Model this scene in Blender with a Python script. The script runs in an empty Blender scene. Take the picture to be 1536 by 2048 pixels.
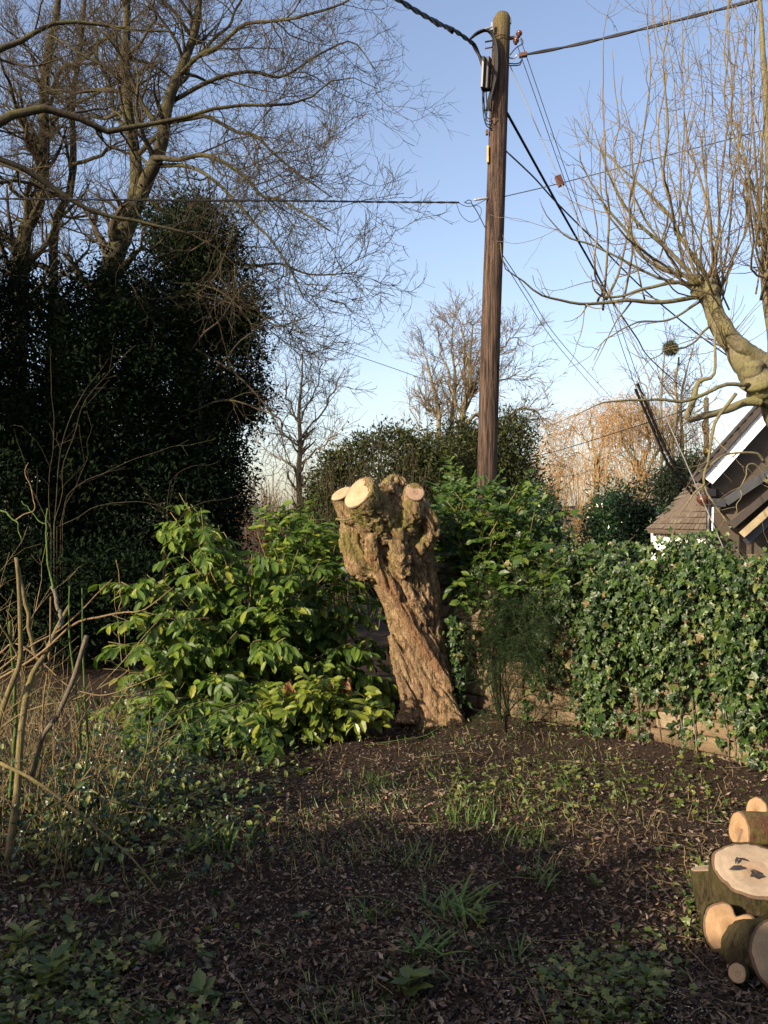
import bpy, math, random
import numpy as np
from mathutils import Matrix, Vector

# ------------------------------------------------------------------ camera, sky, sun, exposure
scene = bpy.context.scene
COL = scene.collection
R = math.radians
F, CX, HY, CH = 1773.0, 768.0, 1050.0, 1.6          # focal length in photo pixels, centre column, horizon row, eye height

cam_data = bpy.data.cameras.new('camera')
cam_data.sensor_fit = 'VERTICAL'
cam_data.sensor_height = 36.0
cam_data.lens = 36.0 * F / 2048.0
cam_data.shift_y = (HY - 1024.0) / 2048.0
cam_data.clip_start = 0.05
cam_data.clip_end = 2000.0
cam = bpy.data.objects.new('camera', cam_data)
cam.location = (0, 0, CH)
cam.rotation_euler = (R(90), 0, 0)
COL.objects.link(cam)
scene.camera = cam

SUN_EL, SUN_AZ = 23.0, 50.0                           # azimuth measured from straight behind the camera towards its left
sun_to = Vector((-math.sin(R(SUN_AZ)) * math.cos(R(SUN_EL)), -math.cos(R(SUN_AZ)) * math.cos(R(SUN_EL)), math.sin(R(SUN_EL))))
world = bpy.data.worlds.new('World')
scene.world = world
world.use_nodes = True
wn = world.node_tree.nodes
sky = wn.new('ShaderNodeTexSky')
sky.sky_type = 'NISHITA'
sky.sun_disc = False
sky.sun_elevation = R(SUN_EL)
sky.sun_rotation = math.atan2(sun_to.x, sun_to.y)
sky.air_density = 1.0
sky.dust_density = 2.2
sky.ozone_density = 0.3
bg = wn['Background']
bg.inputs['Strength'].default_value = 0.113
tintn = wn.new('ShaderNodeMixRGB'); tintn.blend_type = 'MULTIPLY'; tintn.inputs[0].default_value = 1.0
tintn.inputs[2].default_value = (1.04, .985, 1.03, 1)      # the camera's slightly violet white balance
world.node_tree.links.new(sky.outputs[0], tintn.inputs[1])
world.node_tree.links.new(tintn.outputs[0], bg.inputs['Color'])

sl = bpy.data.lights.new('sun', 'SUN')
sl.energy = 4.5
sl.angle = R(0.55)
sl.color = (1.0, 0.84, 0.62)
sun = bpy.data.objects.new('sun', sl)
sun.rotation_euler = sun_to.to_track_quat('Z', 'Y').to_euler()
sun.location = (-20, -20, 20)
COL.objects.link(sun)

scene.view_settings.view_transform = 'Standard'
scene.view_settings.look = 'None'
scene.view_settings.exposure = 1.15
scene.view_settings.gamma = 1.0
scene.view_settings.use_curve_mapping = False
scene.render.engine = 'CYCLES'
scene.cycles.use_denoising = True
scene.cycles.max_bounces = 5
scene.cycles.diffuse_bounces = 3
scene.cycles.glossy_bounces = 2
scene.cycles.transmission_bounces = 3
scene.cycles.transparent_max_bounces = 4
scene.cycles.sample_clamp_indirect = 4.0

# ------------------------------------------------------------------ helpers: numbers
rng = np.random.default_rng(7)
random.seed(7)

def P(px, py, d):
    """a point at depth d (metres in front of the camera) seen at photo pixel px, py"""
    return np.array([(px - CX) / F * d, d, CH + (HY - py) / F * d])

def unit(v):
    return v / np.maximum(np.linalg.norm(v, axis=-1, keepdims=True), 1e-9)

def hash3(i, j, k, s):
    n = (i * 374761393 + j * 668265263 + k * 2147483647 + s * 1274126177) & 0xffffffff
    n = ((n ^ (n >> 13)) * 1274126177) & 0xffffffff
    n = ((n ^ (n >> 16)) * 2246822519) & 0xffffffff
    return ((n ^ (n >> 15)) & 0xffff) / 65535.0

def noise(p, seed=0):
    """value noise in -1..1 for points (n,3)"""
    p = np.asarray(p, float)
    f = np.floor(p); i = f.astype(np.int64); t = p - f
    t = t * t * (3 - 2 * t)
    out = 0
    for a in (0, 1):
        for b in (0, 1):
            for c in (0, 1):
                w = (t[:, 0] if a else 1 - t[:, 0]) * (t[:, 1] if b else 1 - t[:, 1]) * (t[:, 2] if c else 1 - t[:, 2])
                out = out + w * hash3(i[:, 0] + a, i[:, 1] + b, i[:, 2] + c, seed)
    return out * 2 - 1

def fbm(p, octaves=4, seed=0, gain=.5):
    a, s, out = 1.0, 1.0, 0
    p = np.asarray(p, float)
    for o in range(octaves):
        out = out + a * noise(p * s + 17.3 * o, seed + o)
        a *= gain; s *= 2.03
    return out

def spline(pts, n):
    """Catmull-Rom through pts (k,dim), n samples evenly spread by length"""
    pts = np.asarray(pts, float)
    if len(pts) == 2:
        t = np.linspace(0, 1, n)[:, None]
        return pts[0] * (1 - t) + pts[1] * t
    q = np.vstack([2 * pts[0] - pts[1], pts, 2 * pts[-1] - pts[-2]])
    out = []
    for i in range(1, len(q) - 2):
        t = np.linspace(0, 1, 12, endpoint=False)[:, None]
        a, b, c, d = q[i - 1], q[i], q[i + 1], q[i + 2]
        out.append(.5 * (2 * b + (c - a) * t + (2 * a - 5 * b + 4 * c - d) * t ** 2 + (3 * b - a - 3 * c + d) * t ** 3))
    out.append(q[-2][None])
    out = np.vstack(out)
    s = np.r_[0, np.cumsum(np.linalg.norm(np.diff(out[:, :3], axis=0), axis=1))]
    u = np.linspace(0, s[-1], n)
    return np.stack([np.interp(u, s, out[:, k]) for k in range(out.shape[1])], 1)

def guide(pts, n, d=None, wob=0.0):
    """px polyline -> path; pts rows (px, py, depth, radius) or (px, py, radius) with d"""
    rows = []
    for p in pts:
        if d is None:
            rows.append(np.r_[P(p[0], p[1], p[2]), p[3]])
        else:
            rows.append(np.r_[P(p[0], p[1], d), p[2]])
    s = spline(rows, n)
    path, rad = s[:, :3], np.maximum(s[:, 3], .0008)
    if wob:
        path = path + np.stack([noise(np.c_[np.arange(n) * .35 + 31 * k, np.full(n, rng.random() * 90), np.zeros(n)], 5 + k) for k in range(3)], 1) * wob
    return path, rad

# ------------------------------------------------------------------ helpers: meshes and objects
def make_mesh(name, V, faces, mat=None, smooth=True, attr=None):
    me = bpy.data.meshes.new(name)
    V = np.asarray(V, np.float32)
    if not isinstance(faces, list):
        faces = [faces]
    faces = [np.asarray(f, np.int32) for f in faces if len(f)]
    nl = sum(f.size for f in faces); nf = sum(len(f) for f in faces)
    me.vertices.add(len(V)); me.vertices.foreach_set('co', V.ravel())
    me.loops.add(nl); me.loops.foreach_set('vertex_index', np.concatenate([f.ravel() for f in faces]))
    tot = np.concatenate([np.full(len(f), f.shape[1], np.int32) for f in faces])
    st = np.r_[0, np.cumsum(tot)[:-1]].astype(np.int32)
    me.polygons.add(nf); me.polygons.foreach_set('loop_start', st)
    try:
        me.polygons.foreach_set('loop_total', tot)
    except Exception:
        pass
    me.polygons.foreach_set('use_smooth', np.full(nf, smooth, bool))
    if attr:
        for k, a in attr.items():
            at = me.attributes.new(k, 'FLOAT', 'POINT')
            at.data.foreach_set('value', np.asarray(a, np.float32))
    me.update(calc_edges=True)
    me.validate()
    if mat is not None:
        me.materials.append(mat)
    return me

def tag(o, label=None, cat=None, group=None, kind=None):
    if label: o['label'] = label
    if cat: o['category'] = cat
    if group: o['group'] = group
    if kind: o['kind'] = kind
    return o

def thing(name, loc, label, cat, group=None, kind=None):
    o = bpy.data.objects.new(name, None)
    o.location = tuple(float(x) for x in loc); o.empty_display_size = .2
    COL.objects.link(o)
    return tag(o, label, cat, group, kind)

def root_loc(o):
    v = np.zeros(3)
    while o is not None:
        v = v + np.array(o.location[:]); o = o.parent
    return v

def obj(name, V, faces, mat, parent=None, smooth=True, attr=None, kind=None, label=None, origin=None):
    """one mesh object; V in world metres"""
    base = root_loc(parent) if parent is not None else np.zeros(3)
    if origin is not None:
        loc = np.asarray(origin, float) - base
    else:
        loc = np.zeros(3)
    me = make_mesh(name, np.asarray(V) - base - loc, faces, mat, smooth, attr)
    o = bpy.data.objects.new(name, me)
    o.location = tuple(loc)
    if parent is not None: o.parent = parent
    COL.objects.link(o)
    return tag(o, label=label, kind=kind)

def place(name, me, M, parent=None):
    """a copy that shares mesh data; M a 4x4 in world space (parents carry translation only)"""
    o = bpy.data.objects.new(name, me)
    M = Matrix(M)
    if parent is not None:
        o.parent = parent
        M = Matrix.Translation(-Vector(root_loc(parent))) @ M
    o.matrix_local = M
    COL.objects.link(o)
    return o

class Tubes:
    """collects tapered tubes, joined as ONE branching body"""
    def __init__(self): self.g = {}
    def add(self, paths, rads, sides):
        paths = np.asarray(paths, float); rads = np.asarray(rads, float)
        if paths.ndim == 2: paths, rads = paths[None], rads[None]
        if len(paths): self.g.setdefault((paths.shape[1], sides), []).append((paths, rads))
        return self
    def data(self):
        VV, FF, off = [], [], 0
        for (n, s), lst in self.g.items():
            p = np.concatenate([a for a, b in lst]); r = np.concatenate([b for a, b in lst])
            m = len(p)
            t = np.empty_like(p)
            t[:, 1:-1] = p[:, 2:] - p[:, :-2]; t[:, 0] = p[:, 1] - p[:, 0]; t[:, -1] = p[:, -1] - p[:, -2]
            t = unit(t)
            mean = unit(p[:, -1] - p[:, 0])
            ref = np.where(np.abs(mean[:, 2:3]) > .7, np.array([[1., .2, 0]]), np.array([[.1, .15, 1.]]))[:, None]
            u = unit(np.cross(t, np.broadcast_to(ref, t.shape))); w = np.cross(t, u)
            a = np.linspace(0, 2 * np.pi, s, endpoint=False)
            v = p[:, :, None] + r[:, :, None, None] * (np.cos(a)[None, None, :, None] * u[:, :, None] + np.sin(a)[None, None, :, None] * w[:, :, None])
            VV.append(v.reshape(-1, 3))
            i = np.arange(m)[:, None, None] * n * s + np.arange(n - 1)[None, :, None] * s
            k = np.arange(s)[None, None]; k2 = (k + 1) % s
            f = np.stack([i + k, i + k2, i + s + k2, i + s + k], -1).reshape(-1, 4) + off
            off += m * n * s
            FF.append(f)
            if s >= 5:                                  # close the ends
                a0 = np.arange(m)[:, None] * n * s + np.arange(s)[None]
                b0 = a0 + (n - 1) * s
                FF.append(np.concatenate([a0[:, ::-1], b0]) + (off - m * n * s))
        return np.concatenate(VV), FF
    def build(self, name, mat, parent=None, **kw):
        V, Fs = self.data()
        return obj(name, V, Fs, mat, parent, **kw)

def spawn(paths, rads, per, t=(.15, .98), ang=(35, 65), ln=(.3, .6), n=5, wig=.15, trop=0.0, rr=.6, tip=.25, lp=.6, perm=False, absl=False, rmin=.002, bias=None, keep=None):
    """grow child branches from every parent path at once"""
    m, n0, _ = paths.shape
    L = np.linalg.norm(np.diff(paths, axis=1), axis=2).sum(1)
    c = per * L if perm else np.full(m, float(per))
    cnt = np.floor(c + rng.random(m)).astype(int)
    idx = np.repeat(np.arange(m), cnt); M = len(idx)
    if M == 0: return np.zeros((0, n, 3)), np.zeros((0, n))
    tt = t[0] + (t[1] - t[0]) * rng.random(M)
    u = tt * (n0 - 1); i = np.minimum(u.astype(int), n0 - 2); f = (u - i)[:, None]
    p = paths[idx, i] * (1 - f) + paths[idx, i + 1] * f
    tg = unit(paths[idx, i + 1] - paths[idx, i])
    r = rads[idx, i] * (1 - f[:, 0]) + rads[idx, i + 1] * f[:, 0]
    a = np.radians(rng.uniform(ang[0], ang[1], M))[:, None]
    perp = unit(np.cross(tg, rng.normal(size=(M, 3))))
    d = tg * np.cos(a) + perp * np.sin(a)
    if bias is not None: d = unit(d + np.asarray(bias))
    length = (1.0 if absl else L[idx]) * rng.uniform(ln[0], ln[1], M) * (1 - lp * tt)
    step = (length / (n - 1))[:, None]
    tr = np.full(n, trop) if np.isscalar(trop) else np.interp(np.linspace(0, 1, n), np.linspace(0, 1, len(trop)), trop)
    out = [p]
    for k in range(1, n):
        d = unit(d + wig * rng.normal(size=(M, 3)) + tr[k] * np.array([0, 0, 1.]))
        p = p + d * step
        out.append(p)
    out = np.stack(out, 1)
    r0 = np.maximum(r * rr * rng.uniform(.75, 1.05, M), rmin)
    rd = np.maximum(r0[:, None] * np.linspace(1, tip, n)[None], rmin * .75)
    if keep is not None:
        k = keep(out); out, rd = out[k], rd[k]
    return out, rd

def scatter(base, pos, yd, zd, size, tint=None):
    """many copies of a small leaf mesh as raw arrays"""
    bv, bf = base
    y = unit(yd); x = unit(np.cross(y, zd)); z = np.cross(x, y)
    size = np.broadcast_to(np.asarray(size, float), (len(pos),))[:, None, None]
    V = pos[:, None] + size * (bv[None, :, 0:1] * x[:, None] + bv[None, :, 1:2] * y[:, None] + bv[None, :, 2:3] * z[:, None])
    k = len(bv)
    Fs = [(np.asarray(f)[None] + (np.arange(len(pos)) * k)[:, None, None]).reshape(-1, np.asarray(f).shape[1]) for f in bf]
    tint = rng.random(len(pos)) if tint is None else tint
    return V.reshape(-1, 3), Fs, np.repeat(tint, k)

def leaves(name, base, pos, yd, zd, size, mat, parent=None, tint=None, kind='stuff', **kw):
    V, Fs, tn = scatter(base, pos, yd, zd, size, tint)
    return obj(name, V, Fs, mat, parent, attr={'tint': tn}, kind=kind, smooth=False, **kw)

def leaf_matrix(p, yd, zd, s):
    y = unit(np.asarray(yd)); x = unit(np.cross(y, zd)); z = np.cross(x, y)
    return Matrix(((x[0] * s, y[0] * s, z[0] * s, p[0]), (x[1] * s, y[1] * s, z[1] * s, p[1]), (x[2] * s, y[2] * s, z[2] * s, p[2]), (0, 0, 0, 1)))

def split_leaves(name, base, meshes, pos, yd, zd, size, mat, parent, n=300, score=None, tint=None):
    """the n leaves that show largest are parts of their own, the rest one part"""
    size = np.broadcast_to(np.asarray(size, float), (len(pos),))
    score = size / pos[:, 1] if score is None else score
    o = np.argsort(-score); a, b = o[:n], o[n:]
    for j, i in enumerate(a):
        place('leaf', meshes[j % len(meshes)], leaf_matrix(pos[i], yd[i], zd[i], size[i]), parent)
    if len(b):
        leaves(name, base, pos[b], yd[b], zd[b], size[b], mat, parent, None if tint is None else tint[b])

LAUREL = (np.array([[0, 0, 0], [0, .33, -.02], [0, .7, -.09], [0, 1, -.2], [.17, .2, .03], [.225, .52, .02], [.15, .84, -.08], [-.17, .2, .03], [-.225, .52, .02], [-.15, .84, -.08]]),
          [np.array([[0, 4, 1], [6, 3, 2], [0, 1, 7], [9, 2, 3]]), np.array([[4, 5, 2, 1], [1, 2, 8, 7]]), np.array([[5, 6, 2], [2, 9, 8]])])
IVY = (np.array([[0, .32, -.02], [0, 0, .0], [.34, -.06, .03], [.30, .17, .02], [.52, .34, -.03], [.24, .50, .02], [.16, .72, .0], [0, 1., -.12], [-.16, .72, 0], [-.24, .5, .02], [-.52, .34, -.03], [-.30, .17, .02], [-.34, -.06, .03]]),
       [np.array([[0, i, i + 1] for i in range(1, 12)] + [[0, 12, 1]])])
DIAMOND = (np.array([[0, 0, 0], [.2, .45, .07], [0, 1, -.05], [-.2, .45, .07]]), [np.array([[0, 1, 2], [0, 2, 3]])])
ROUND = (np.array([[0, 0, 0], [.24, .25, .05], [.27, .62, .05], [0, 1, -.06], [-.27, .62, .05], [-.24, .25, .05], [0, .5, -.01]]), [np.array([[0, 1, 6], [1, 2, 6], [2, 3, 6], [3, 4, 6], [4, 5, 6], [5, 0, 6]])])
NEEDLE = (np.array([[-.06, 0, 0], [.06, 0, 0], [.05, .7, .02], [0, 1, 0], [-.05, .7, .02]]), [np.array([[0, 1, 2, 4]]), np.array([[4, 2, 3]])])
BLADE = (np.array([[-.03, 0, 0], [.03, 0, 0], [-.03, .35, .02], [.03, .35, .02], [-.022, .7, -.05], [.022, .7, -.05], [0, 1, -.2]]), [np.array([[0, 1, 3, 2], [2, 3, 5, 4]]), np.array([[4, 5, 6]])])
WILLOW = (np.array([[0, 0, 0], [.09, .35, .05], [.06, .75, .06], [0, 1, .0], [-.06, .75, .06], [-.09, .35, .05]]), [np.array([[0, 1, 5]]), np.array([[1, 2, 4, 5]]), np.array([[2, 3, 4]])])
HOLLY = (np.array([[0, 0, 0], [.12, .1, .06], [.26, .2, -.02], [.16, .33, .06], [.3, .48, -.02], [.15, .62, .05], [.2, .78, -.02], [0, 1, -.1], [-.2, .78, -.02], [-.15, .62, .05], [-.3, .48, -.02], [-.16, .33, .06], [-.26, .2, -.02], [-.12, .1, .06], [0, .45, -.03]]),
         [np.array([[i, i + 1, 14] for i in range(13)] + [[13, 0, 14]])])

# ------------------------------------------------------------------ helpers: materials
def new_mat(name):
    m = bpy.data.materials.new(name); m.use_nodes = True
    nt = m.node_tree
    return m, nt, nt.nodes['Principled BSDF'], nt.nodes['Material Output']

def N(nt, kind, **kw):
    n = nt.nodes.new(kind)
    for k, v in kw.items():
        if k in n.inputs: n.inputs[k].default_value = v
        else: setattr(n, k, v)
    return n

def ramp(nt, fac, stops, interp='LINEAR'):
    r = nt.nodes.new('ShaderNodeValToRGB'); r.color_ramp.interpolation = interp
    e = r.color_ramp.elements
    while len(e) < len(stops): e.new(.5)
    for k, (p, c) in enumerate(stops):
        e[k].position = p
        e[k].color = (*c, 1) if not np.isscalar(c) else (c, c, c, 1)
    nt.links.new(fac, r.inputs[0])
    return r.outputs[0]

def coords(nt, scale=(1, 1, 1), rot=(0, 0, 0), kind='Object'):
    tc = nt.nodes.new('ShaderNodeTexCoord'); mp = nt.nodes.new('ShaderNodeMapping')
    mp.inputs['Scale'].default_value = scale; mp.inputs['Rotation'].default_value = rot
    nt.links.new(tc.outputs[kind], mp.inputs[0])
    return mp.outputs[0]

def noise_tex(nt, vec, scale, detail=6, rough=.6, dist=0.):
    n = N(nt, 'ShaderNodeTexNoise', Scale=scale, Detail=detail, Roughness=rough, Distortion=dist)
    nt.links.new(vec, n.inputs['Vector'])
    return n.outputs[0]

def mix(nt, fac, a, b, mode='MIX'):
    m = nt.nodes.new('ShaderNodeMixRGB'); m.blend_type = mode
    for s, v in ((m.inputs[0], fac), (m.inputs[1], a), (m.inputs[2], b)):
        if isinstance(v, bpy.types.NodeSocket): nt.links.new(v, s)
        elif np.isscalar(v): s.default_value = v
        else: s.default_value = (*v, 1)
    return m.outputs[0]

def bump(nt, b, h, strength, dist):
    n = N(nt, 'ShaderNodeBump', Strength=strength, Distance=dist)
    nt.links.new(h, n.inputs['Height']); nt.links.new(n.outputs[0], b.inputs['Normal'])
    return n

def plain(name, c, rough=.6, metal=0., spec=.5):
    m, nt, b, o = new_mat(name)
    v = coords(nt)
    f = noise_tex(nt, v, 9, 5, .7)
    c = np.array(c)
    nt.links.new(ramp(nt, f, [(.3, tuple(c * .75)), (.7, tuple(np.minimum(c * 1.2, 1)))]), b.inputs['Base Color'])
    b.inputs['Roughness'].default_value = rough; b.inputs['Metallic'].default_value = metal
    b.inputs['Specular IOR Level'].default_value = spec
    return m

def leaf_mat(name, stops, rough=.4, trans=.25, spec=.5, tcol=None):
    m, nt, b, o = new_mat(name)
    at = N(nt, 'ShaderNodeAttribute', attribute_name='tint')
    oi = nt.nodes.new('ShaderNodeObjectInfo')
    ad = N(nt, 'ShaderNodeMath', operation='ADD'); nt.links.new(at.outputs['Fac'], ad.inputs[0]); nt.links.new(oi.outputs['Random'], ad.inputs[1])
    fr = N(nt, 'ShaderNodeMath', operation='FRACT'); nt.links.new(ad.outputs[0], fr.inputs[0])
    col = ramp(nt, fr.outputs[0], stops)
    v = coords(nt); f = noise_tex(nt, v, 30, 3, .6)
    col = mix(nt, .35, col, ramp(nt, f, [(.3, .45), (.7, 1.)]), 'MULTIPLY')
    nt.links.new(col, b.inputs['Base Color'])
    b.inputs['Roughness'].default_value = rough
    b.inputs['Specular IOR Level'].default_value = spec
    if trans:
        t = nt.nodes.new('ShaderNodeBsdfTranslucent')
        nt.links.new(mix(nt, 1., col, tcol or (1.3, 1.5, .6), 'MULTIPLY'), t.inputs[0])
        ms = N(nt, 'ShaderNodeMixShader', Fac=trans)
        nt.links.new(b.outputs[0], ms.inputs[1]); nt.links.new(t.outputs[0], ms.inputs[2]); nt.links.new(ms.outputs[0], o.inputs[0])
    return m

def bark_mat(name, dark, light, moss=None, scale=1., moss_amt=.5, stretch=.25, bstr=.5, rot=(0, 0, 0)):
    m, nt, b, o = new_mat(name)
    v = coords(nt, (1, 1, stretch), rot)
    f1 = noise_tex(nt, v, 38 * scale, 8, .68, .3)
    f2 = noise_tex(nt, coords(nt), 3.3 * scale, 5, .6)
    col = ramp(nt, f1, [(.32, dark), (.66, light)])
    col = mix(nt, .6, col, ramp(nt, f2, [(.3, .55), (.7, 1.15)]), 'MULTIPLY')
    if moss is not None:
        f3 = noise_tex(nt, coords(nt), 2.2 * scale, 6, .7)
        col = mix(nt, ramp(nt, f3, [(.52 - .22 * moss_amt, 0.), (.68 - .12 * moss_amt, .9)]), col, moss)
    nt.links.new(col, b.inputs['Base Color'])
    b.inputs['Roughness'].default_value = .9; b.inputs['Specular IOR Level'].default_value = .2
    bump(nt, b, f1, bstr, .02)
    return m

M = {}
ALBEDO = .68
M['twig_brown'] = bark_mat('twig_brown', (.04, .030, .021), (.105, .08, .055), (.09, .085, .035), 1, .3)
M['bark_mossy'] = bark_mat('bark_mossy', (.03, .025, .017), (.095, .08, .052), (.105, .10, .036), 1, .4)
M['bark_pollard'] = bark_mat('bark_pollard', (.12, .10, .065), (.30, .265, .175), (.20, .19, .075), 1, .45, .5, .9)
M['shoot_tan'] = bark_mat('shoot_tan', (.14, .108, .07), (.27, .215, .14), (.22, .19, .09), 1, .3)
M['bark_far'] = bark_mat('bark_far', (.13, .11, .075), (.34, .29, .19), (.18, .165, .08), .6, .3)
M['twig_far'] = bark_mat('twig_far', (.14, .11, .07), (.27, .21, .135), None, .6)
M['willow_twig'] = bark_mat('willow_twig', (.34, .20, .085), (.50, .335, .165), None, .6)
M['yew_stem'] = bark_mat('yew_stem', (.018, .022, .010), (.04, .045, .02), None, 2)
M['hedge_twig'] = bark_mat('hedge_twig', (.045, .035, .022), (.11, .088, .052), None, 1)
M['stem_olive'] = bark_mat('stem_olive', (.12, .09, .045), (.33, .26, .14), (.22, .19, .06), 3, .35)
M['stem_red'] = bark_mat('stem_red', (.19, .12, .06), (.42, .30, .16), None, 3)
M['stem_green'] = bark_mat('stem_green', (.07, .13, .03), (.18, .27, .07), None, 3)
M['straw'] = bark_mat('straw', (.24, .18, .085), (.48, .37, .19), None, 3)
M['stem_grey'] = bark_mat('stem_grey', (.12, .10, .075), (.26, .22, .16), None, 3)
M['laurel'] = leaf_mat('laurel', [(0, (.04, .09, .012)), (.5, (.10, .18, .022)), (.88, (.19, .275, .03)), (1, (.36, .38, .055))], .46, .3, .28)
M['laurel_yellow'] = leaf_mat('laurel_yellow', [(0, (.13, .20, .022)), (1, (.32, .36, .05))], .35, .25)
M['laurel_dead'] = leaf_mat('laurel_dead', [(0, (.34, .18, .08)), (1, (.52, .32, .16))], .6, .25, .3, (1.2, 1, .7))
M['ivy'] = leaf_mat('ivy', [(0, (.016, .042, .012)), (.5, (.038, .082, .016)), (.85, (.075, .135, .022)), (.96, (.15, .185, .045)), (1, (.24, .16, .07))], .42, .14, .35)
M['shrub_leaf'] = leaf_mat('shrub_leaf', [(0, (.03, .072, .012)), (.6, (.07, .135, .016)), (1, (.15, .21, .026))], .46, .2, .4)
M['holly'] = leaf_mat('holly', [(0, (.012, .035, .016)), (.8, (.028, .07, .024)), (1, (.06, .11, .03))], .28, .08)
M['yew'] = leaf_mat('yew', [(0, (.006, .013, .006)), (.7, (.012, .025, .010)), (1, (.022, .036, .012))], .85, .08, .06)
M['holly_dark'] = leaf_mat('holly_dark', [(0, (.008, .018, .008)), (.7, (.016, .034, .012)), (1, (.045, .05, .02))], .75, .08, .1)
M['yew_bough'] = leaf_mat('yew_bough', [(0, (.012, .03, .011)), (.7, (.025, .058, .018)), (1, (.055, .095, .026))], .5, .1, .3)
M['evergreen_far'] = leaf_mat('evergreen_far', [(0, (.028, .04, .012)), (.6, (.06, .075, .02)), (1, (.11, .115, .03))], .5, .15, .3)
M['conifer'] = leaf_mat('conifer', [(0, (.02, .035, .014)), (1, (.035, .055, .02))], .6, .1, .3)
M['litter'] = leaf_mat('litter', [(0, (.03, .021, .015)), (.4, (.095, .062, .042)), (.75, (.19, .132, .092)), (.95, (.33, .25, .18)), (.985, (.50, .41, .32)), (1, (.46, .18, .07))], .6, .1, .3, (1.1, 1, .8))
M['sawdust'] = leaf_mat('sawdust', [(0, (.38, .31, .22)), (1, (.68, .60, .48))], .9, 0, .1)
M['grass'] = leaf_mat('grass', [(0, (.06, .13, .02)), (.7, (.12, .22, .032)), (1, (.22, .29, .05))], .45, .25)
M['ground_leaf'] = leaf_mat('ground_leaf', [(0, (.05, .09, .018)), (.6, (.13, .18, .032)), (1, (.30, .32, .08))], .45, .2)
M['dead_leaf'] = plain('dead_leaf', (.035, .024, .02), .7)

# ------------------------------------------------------------------ ground
WA = np.array([.6, 7.6]); WD = unit(np.array([2.3, -2.4])); WN = np.array([WD[1], -WD[0]])      # wall line, direction, face towards the camera
WN = WN if WN[1] < 0 else -WN

def wall_dist(x, y):
    return (np.asarray(x) - WA[0]) * WN[0] + (np.asarray(y) - WA[1]) * WN[1]

def gz(x, y):
    x = np.atleast_1d(np.asarray(x, float)); y = np.atleast_1d(np.asarray(y, float))
    p = np.c_[x, y, np.zeros_like(x)]
    h = .045 * fbm(p * .55, 3, 3) + .016 * fbm(p * 3.1, 3, 9) + .007 * fbm(p * 13., 2, 21)
    d = wall_dist(x, y)
    h = h + .07 * np.exp(-(d / .45) ** 2)
    fade = np.clip(1 - (np.hypot(x, y - 5) - 12) / 20, 0, 1)
    return h * fade

def axis(parts):
    return np.unique(np.round(np.concatenate([np.arange(a, b, s) for a, b, s in parts]), 4))

gx = axis([(-300, -30, 20), (-30, -8, 2), (-8, -3.2, .25), (-3.2, 3.2, .042), (3.2, 8, .25), (8, 30, 2), (30, 301, 20)])
gy = axis([(-100, -10, 10), (-10, 1.6, .6), (1.6, 8.6, .042), (8.6, 14, .25), (14, 40, 2), (40, 421, 20)])
XX, YY = np.meshgrid(gx, gy)
ZZ = gz(XX.ravel(), YY.ravel())
nx, ny = len(gx), len(gy)
q = (np.arange(ny - 1)[:, None] * nx + np.arange(nx - 1)[None]).ravel()
m, nt, b, o = new_mat('soil')
v = coords(nt)
f1 = noise_tex(nt, v, 7, 8, .7); f2 = noise_tex(nt, v, 85, 6, .7); f3 = noise_tex(nt, v, 1.1, 4, .6)
col = ramp(nt, f2, [(.3, (.018, .012, .009)), (.55, (.05, .034, .024)), (.75, (.11, .075, .052))])
col = mix(nt, ramp(nt, f1, [(.45, 0.), (.7, .6)]), col, (.055, .034, .022))
nt.links.new(col, b.inputs['Base Color']); b.inputs['Roughness'].default_value = .95; b.inputs['Specular IOR Level'].default_value = .15
bump(nt, b, f2, .8, .03)
M['soil'] = m
g = obj('ground', np.c_[XX.ravel(), YY.ravel(), ZZ], np.stack([q, q + 1, q + nx + 1, q + nx], 1), m)
tag(g, 'dark brown soil strewn with leaf litter and cuttings', kind='structure')

def box_faces(): return np.array([[0, 3, 2, 1], [4, 5, 6, 7], [0, 1, 5, 4], [1, 2, 6, 5], [2, 3, 7, 6], [3, 0, 4, 7]])

def box_verts(c, u, v, w):
    """box with centre c and half-axis vectors u, v, w"""
    c, u, v, w = map(np.asarray, (c, u, v, w))
    return np.array([c + a * u + b_ * v + e * w for e in (-1, 1) for a, b_ in ((-1, -1), (1, -1), (1, 1), (-1, 1))])

def soft_box(hx, hy, hz, be, jit=0.):
    """chamfered block, 44 triangles, centred"""
    V = []
    for z, k in ((-hz, 1), (-hz + be, 0), (hz - be, 0), (hz, 1)):
        for sx, sy in ((-1, -1), (1, -1), (1, 1), (-1, 1)):
            V.append((sx * (hx - be * k), sy * (hy - be * k), z))
    V = np.array(V) + rng.normal(size=(16, 3)) * jit
    Fq = [[3, 2, 1, 0], [12, 13, 14, 15]]
    for l in range(3):
        for k in range(4):
            Fq.append([l * 4 + k, l * 4 + (k + 1) % 4, l * 4 + 4 + (k + 1) % 4, l * 4 + 4 + k])
    return V, np.array(Fq)

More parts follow.
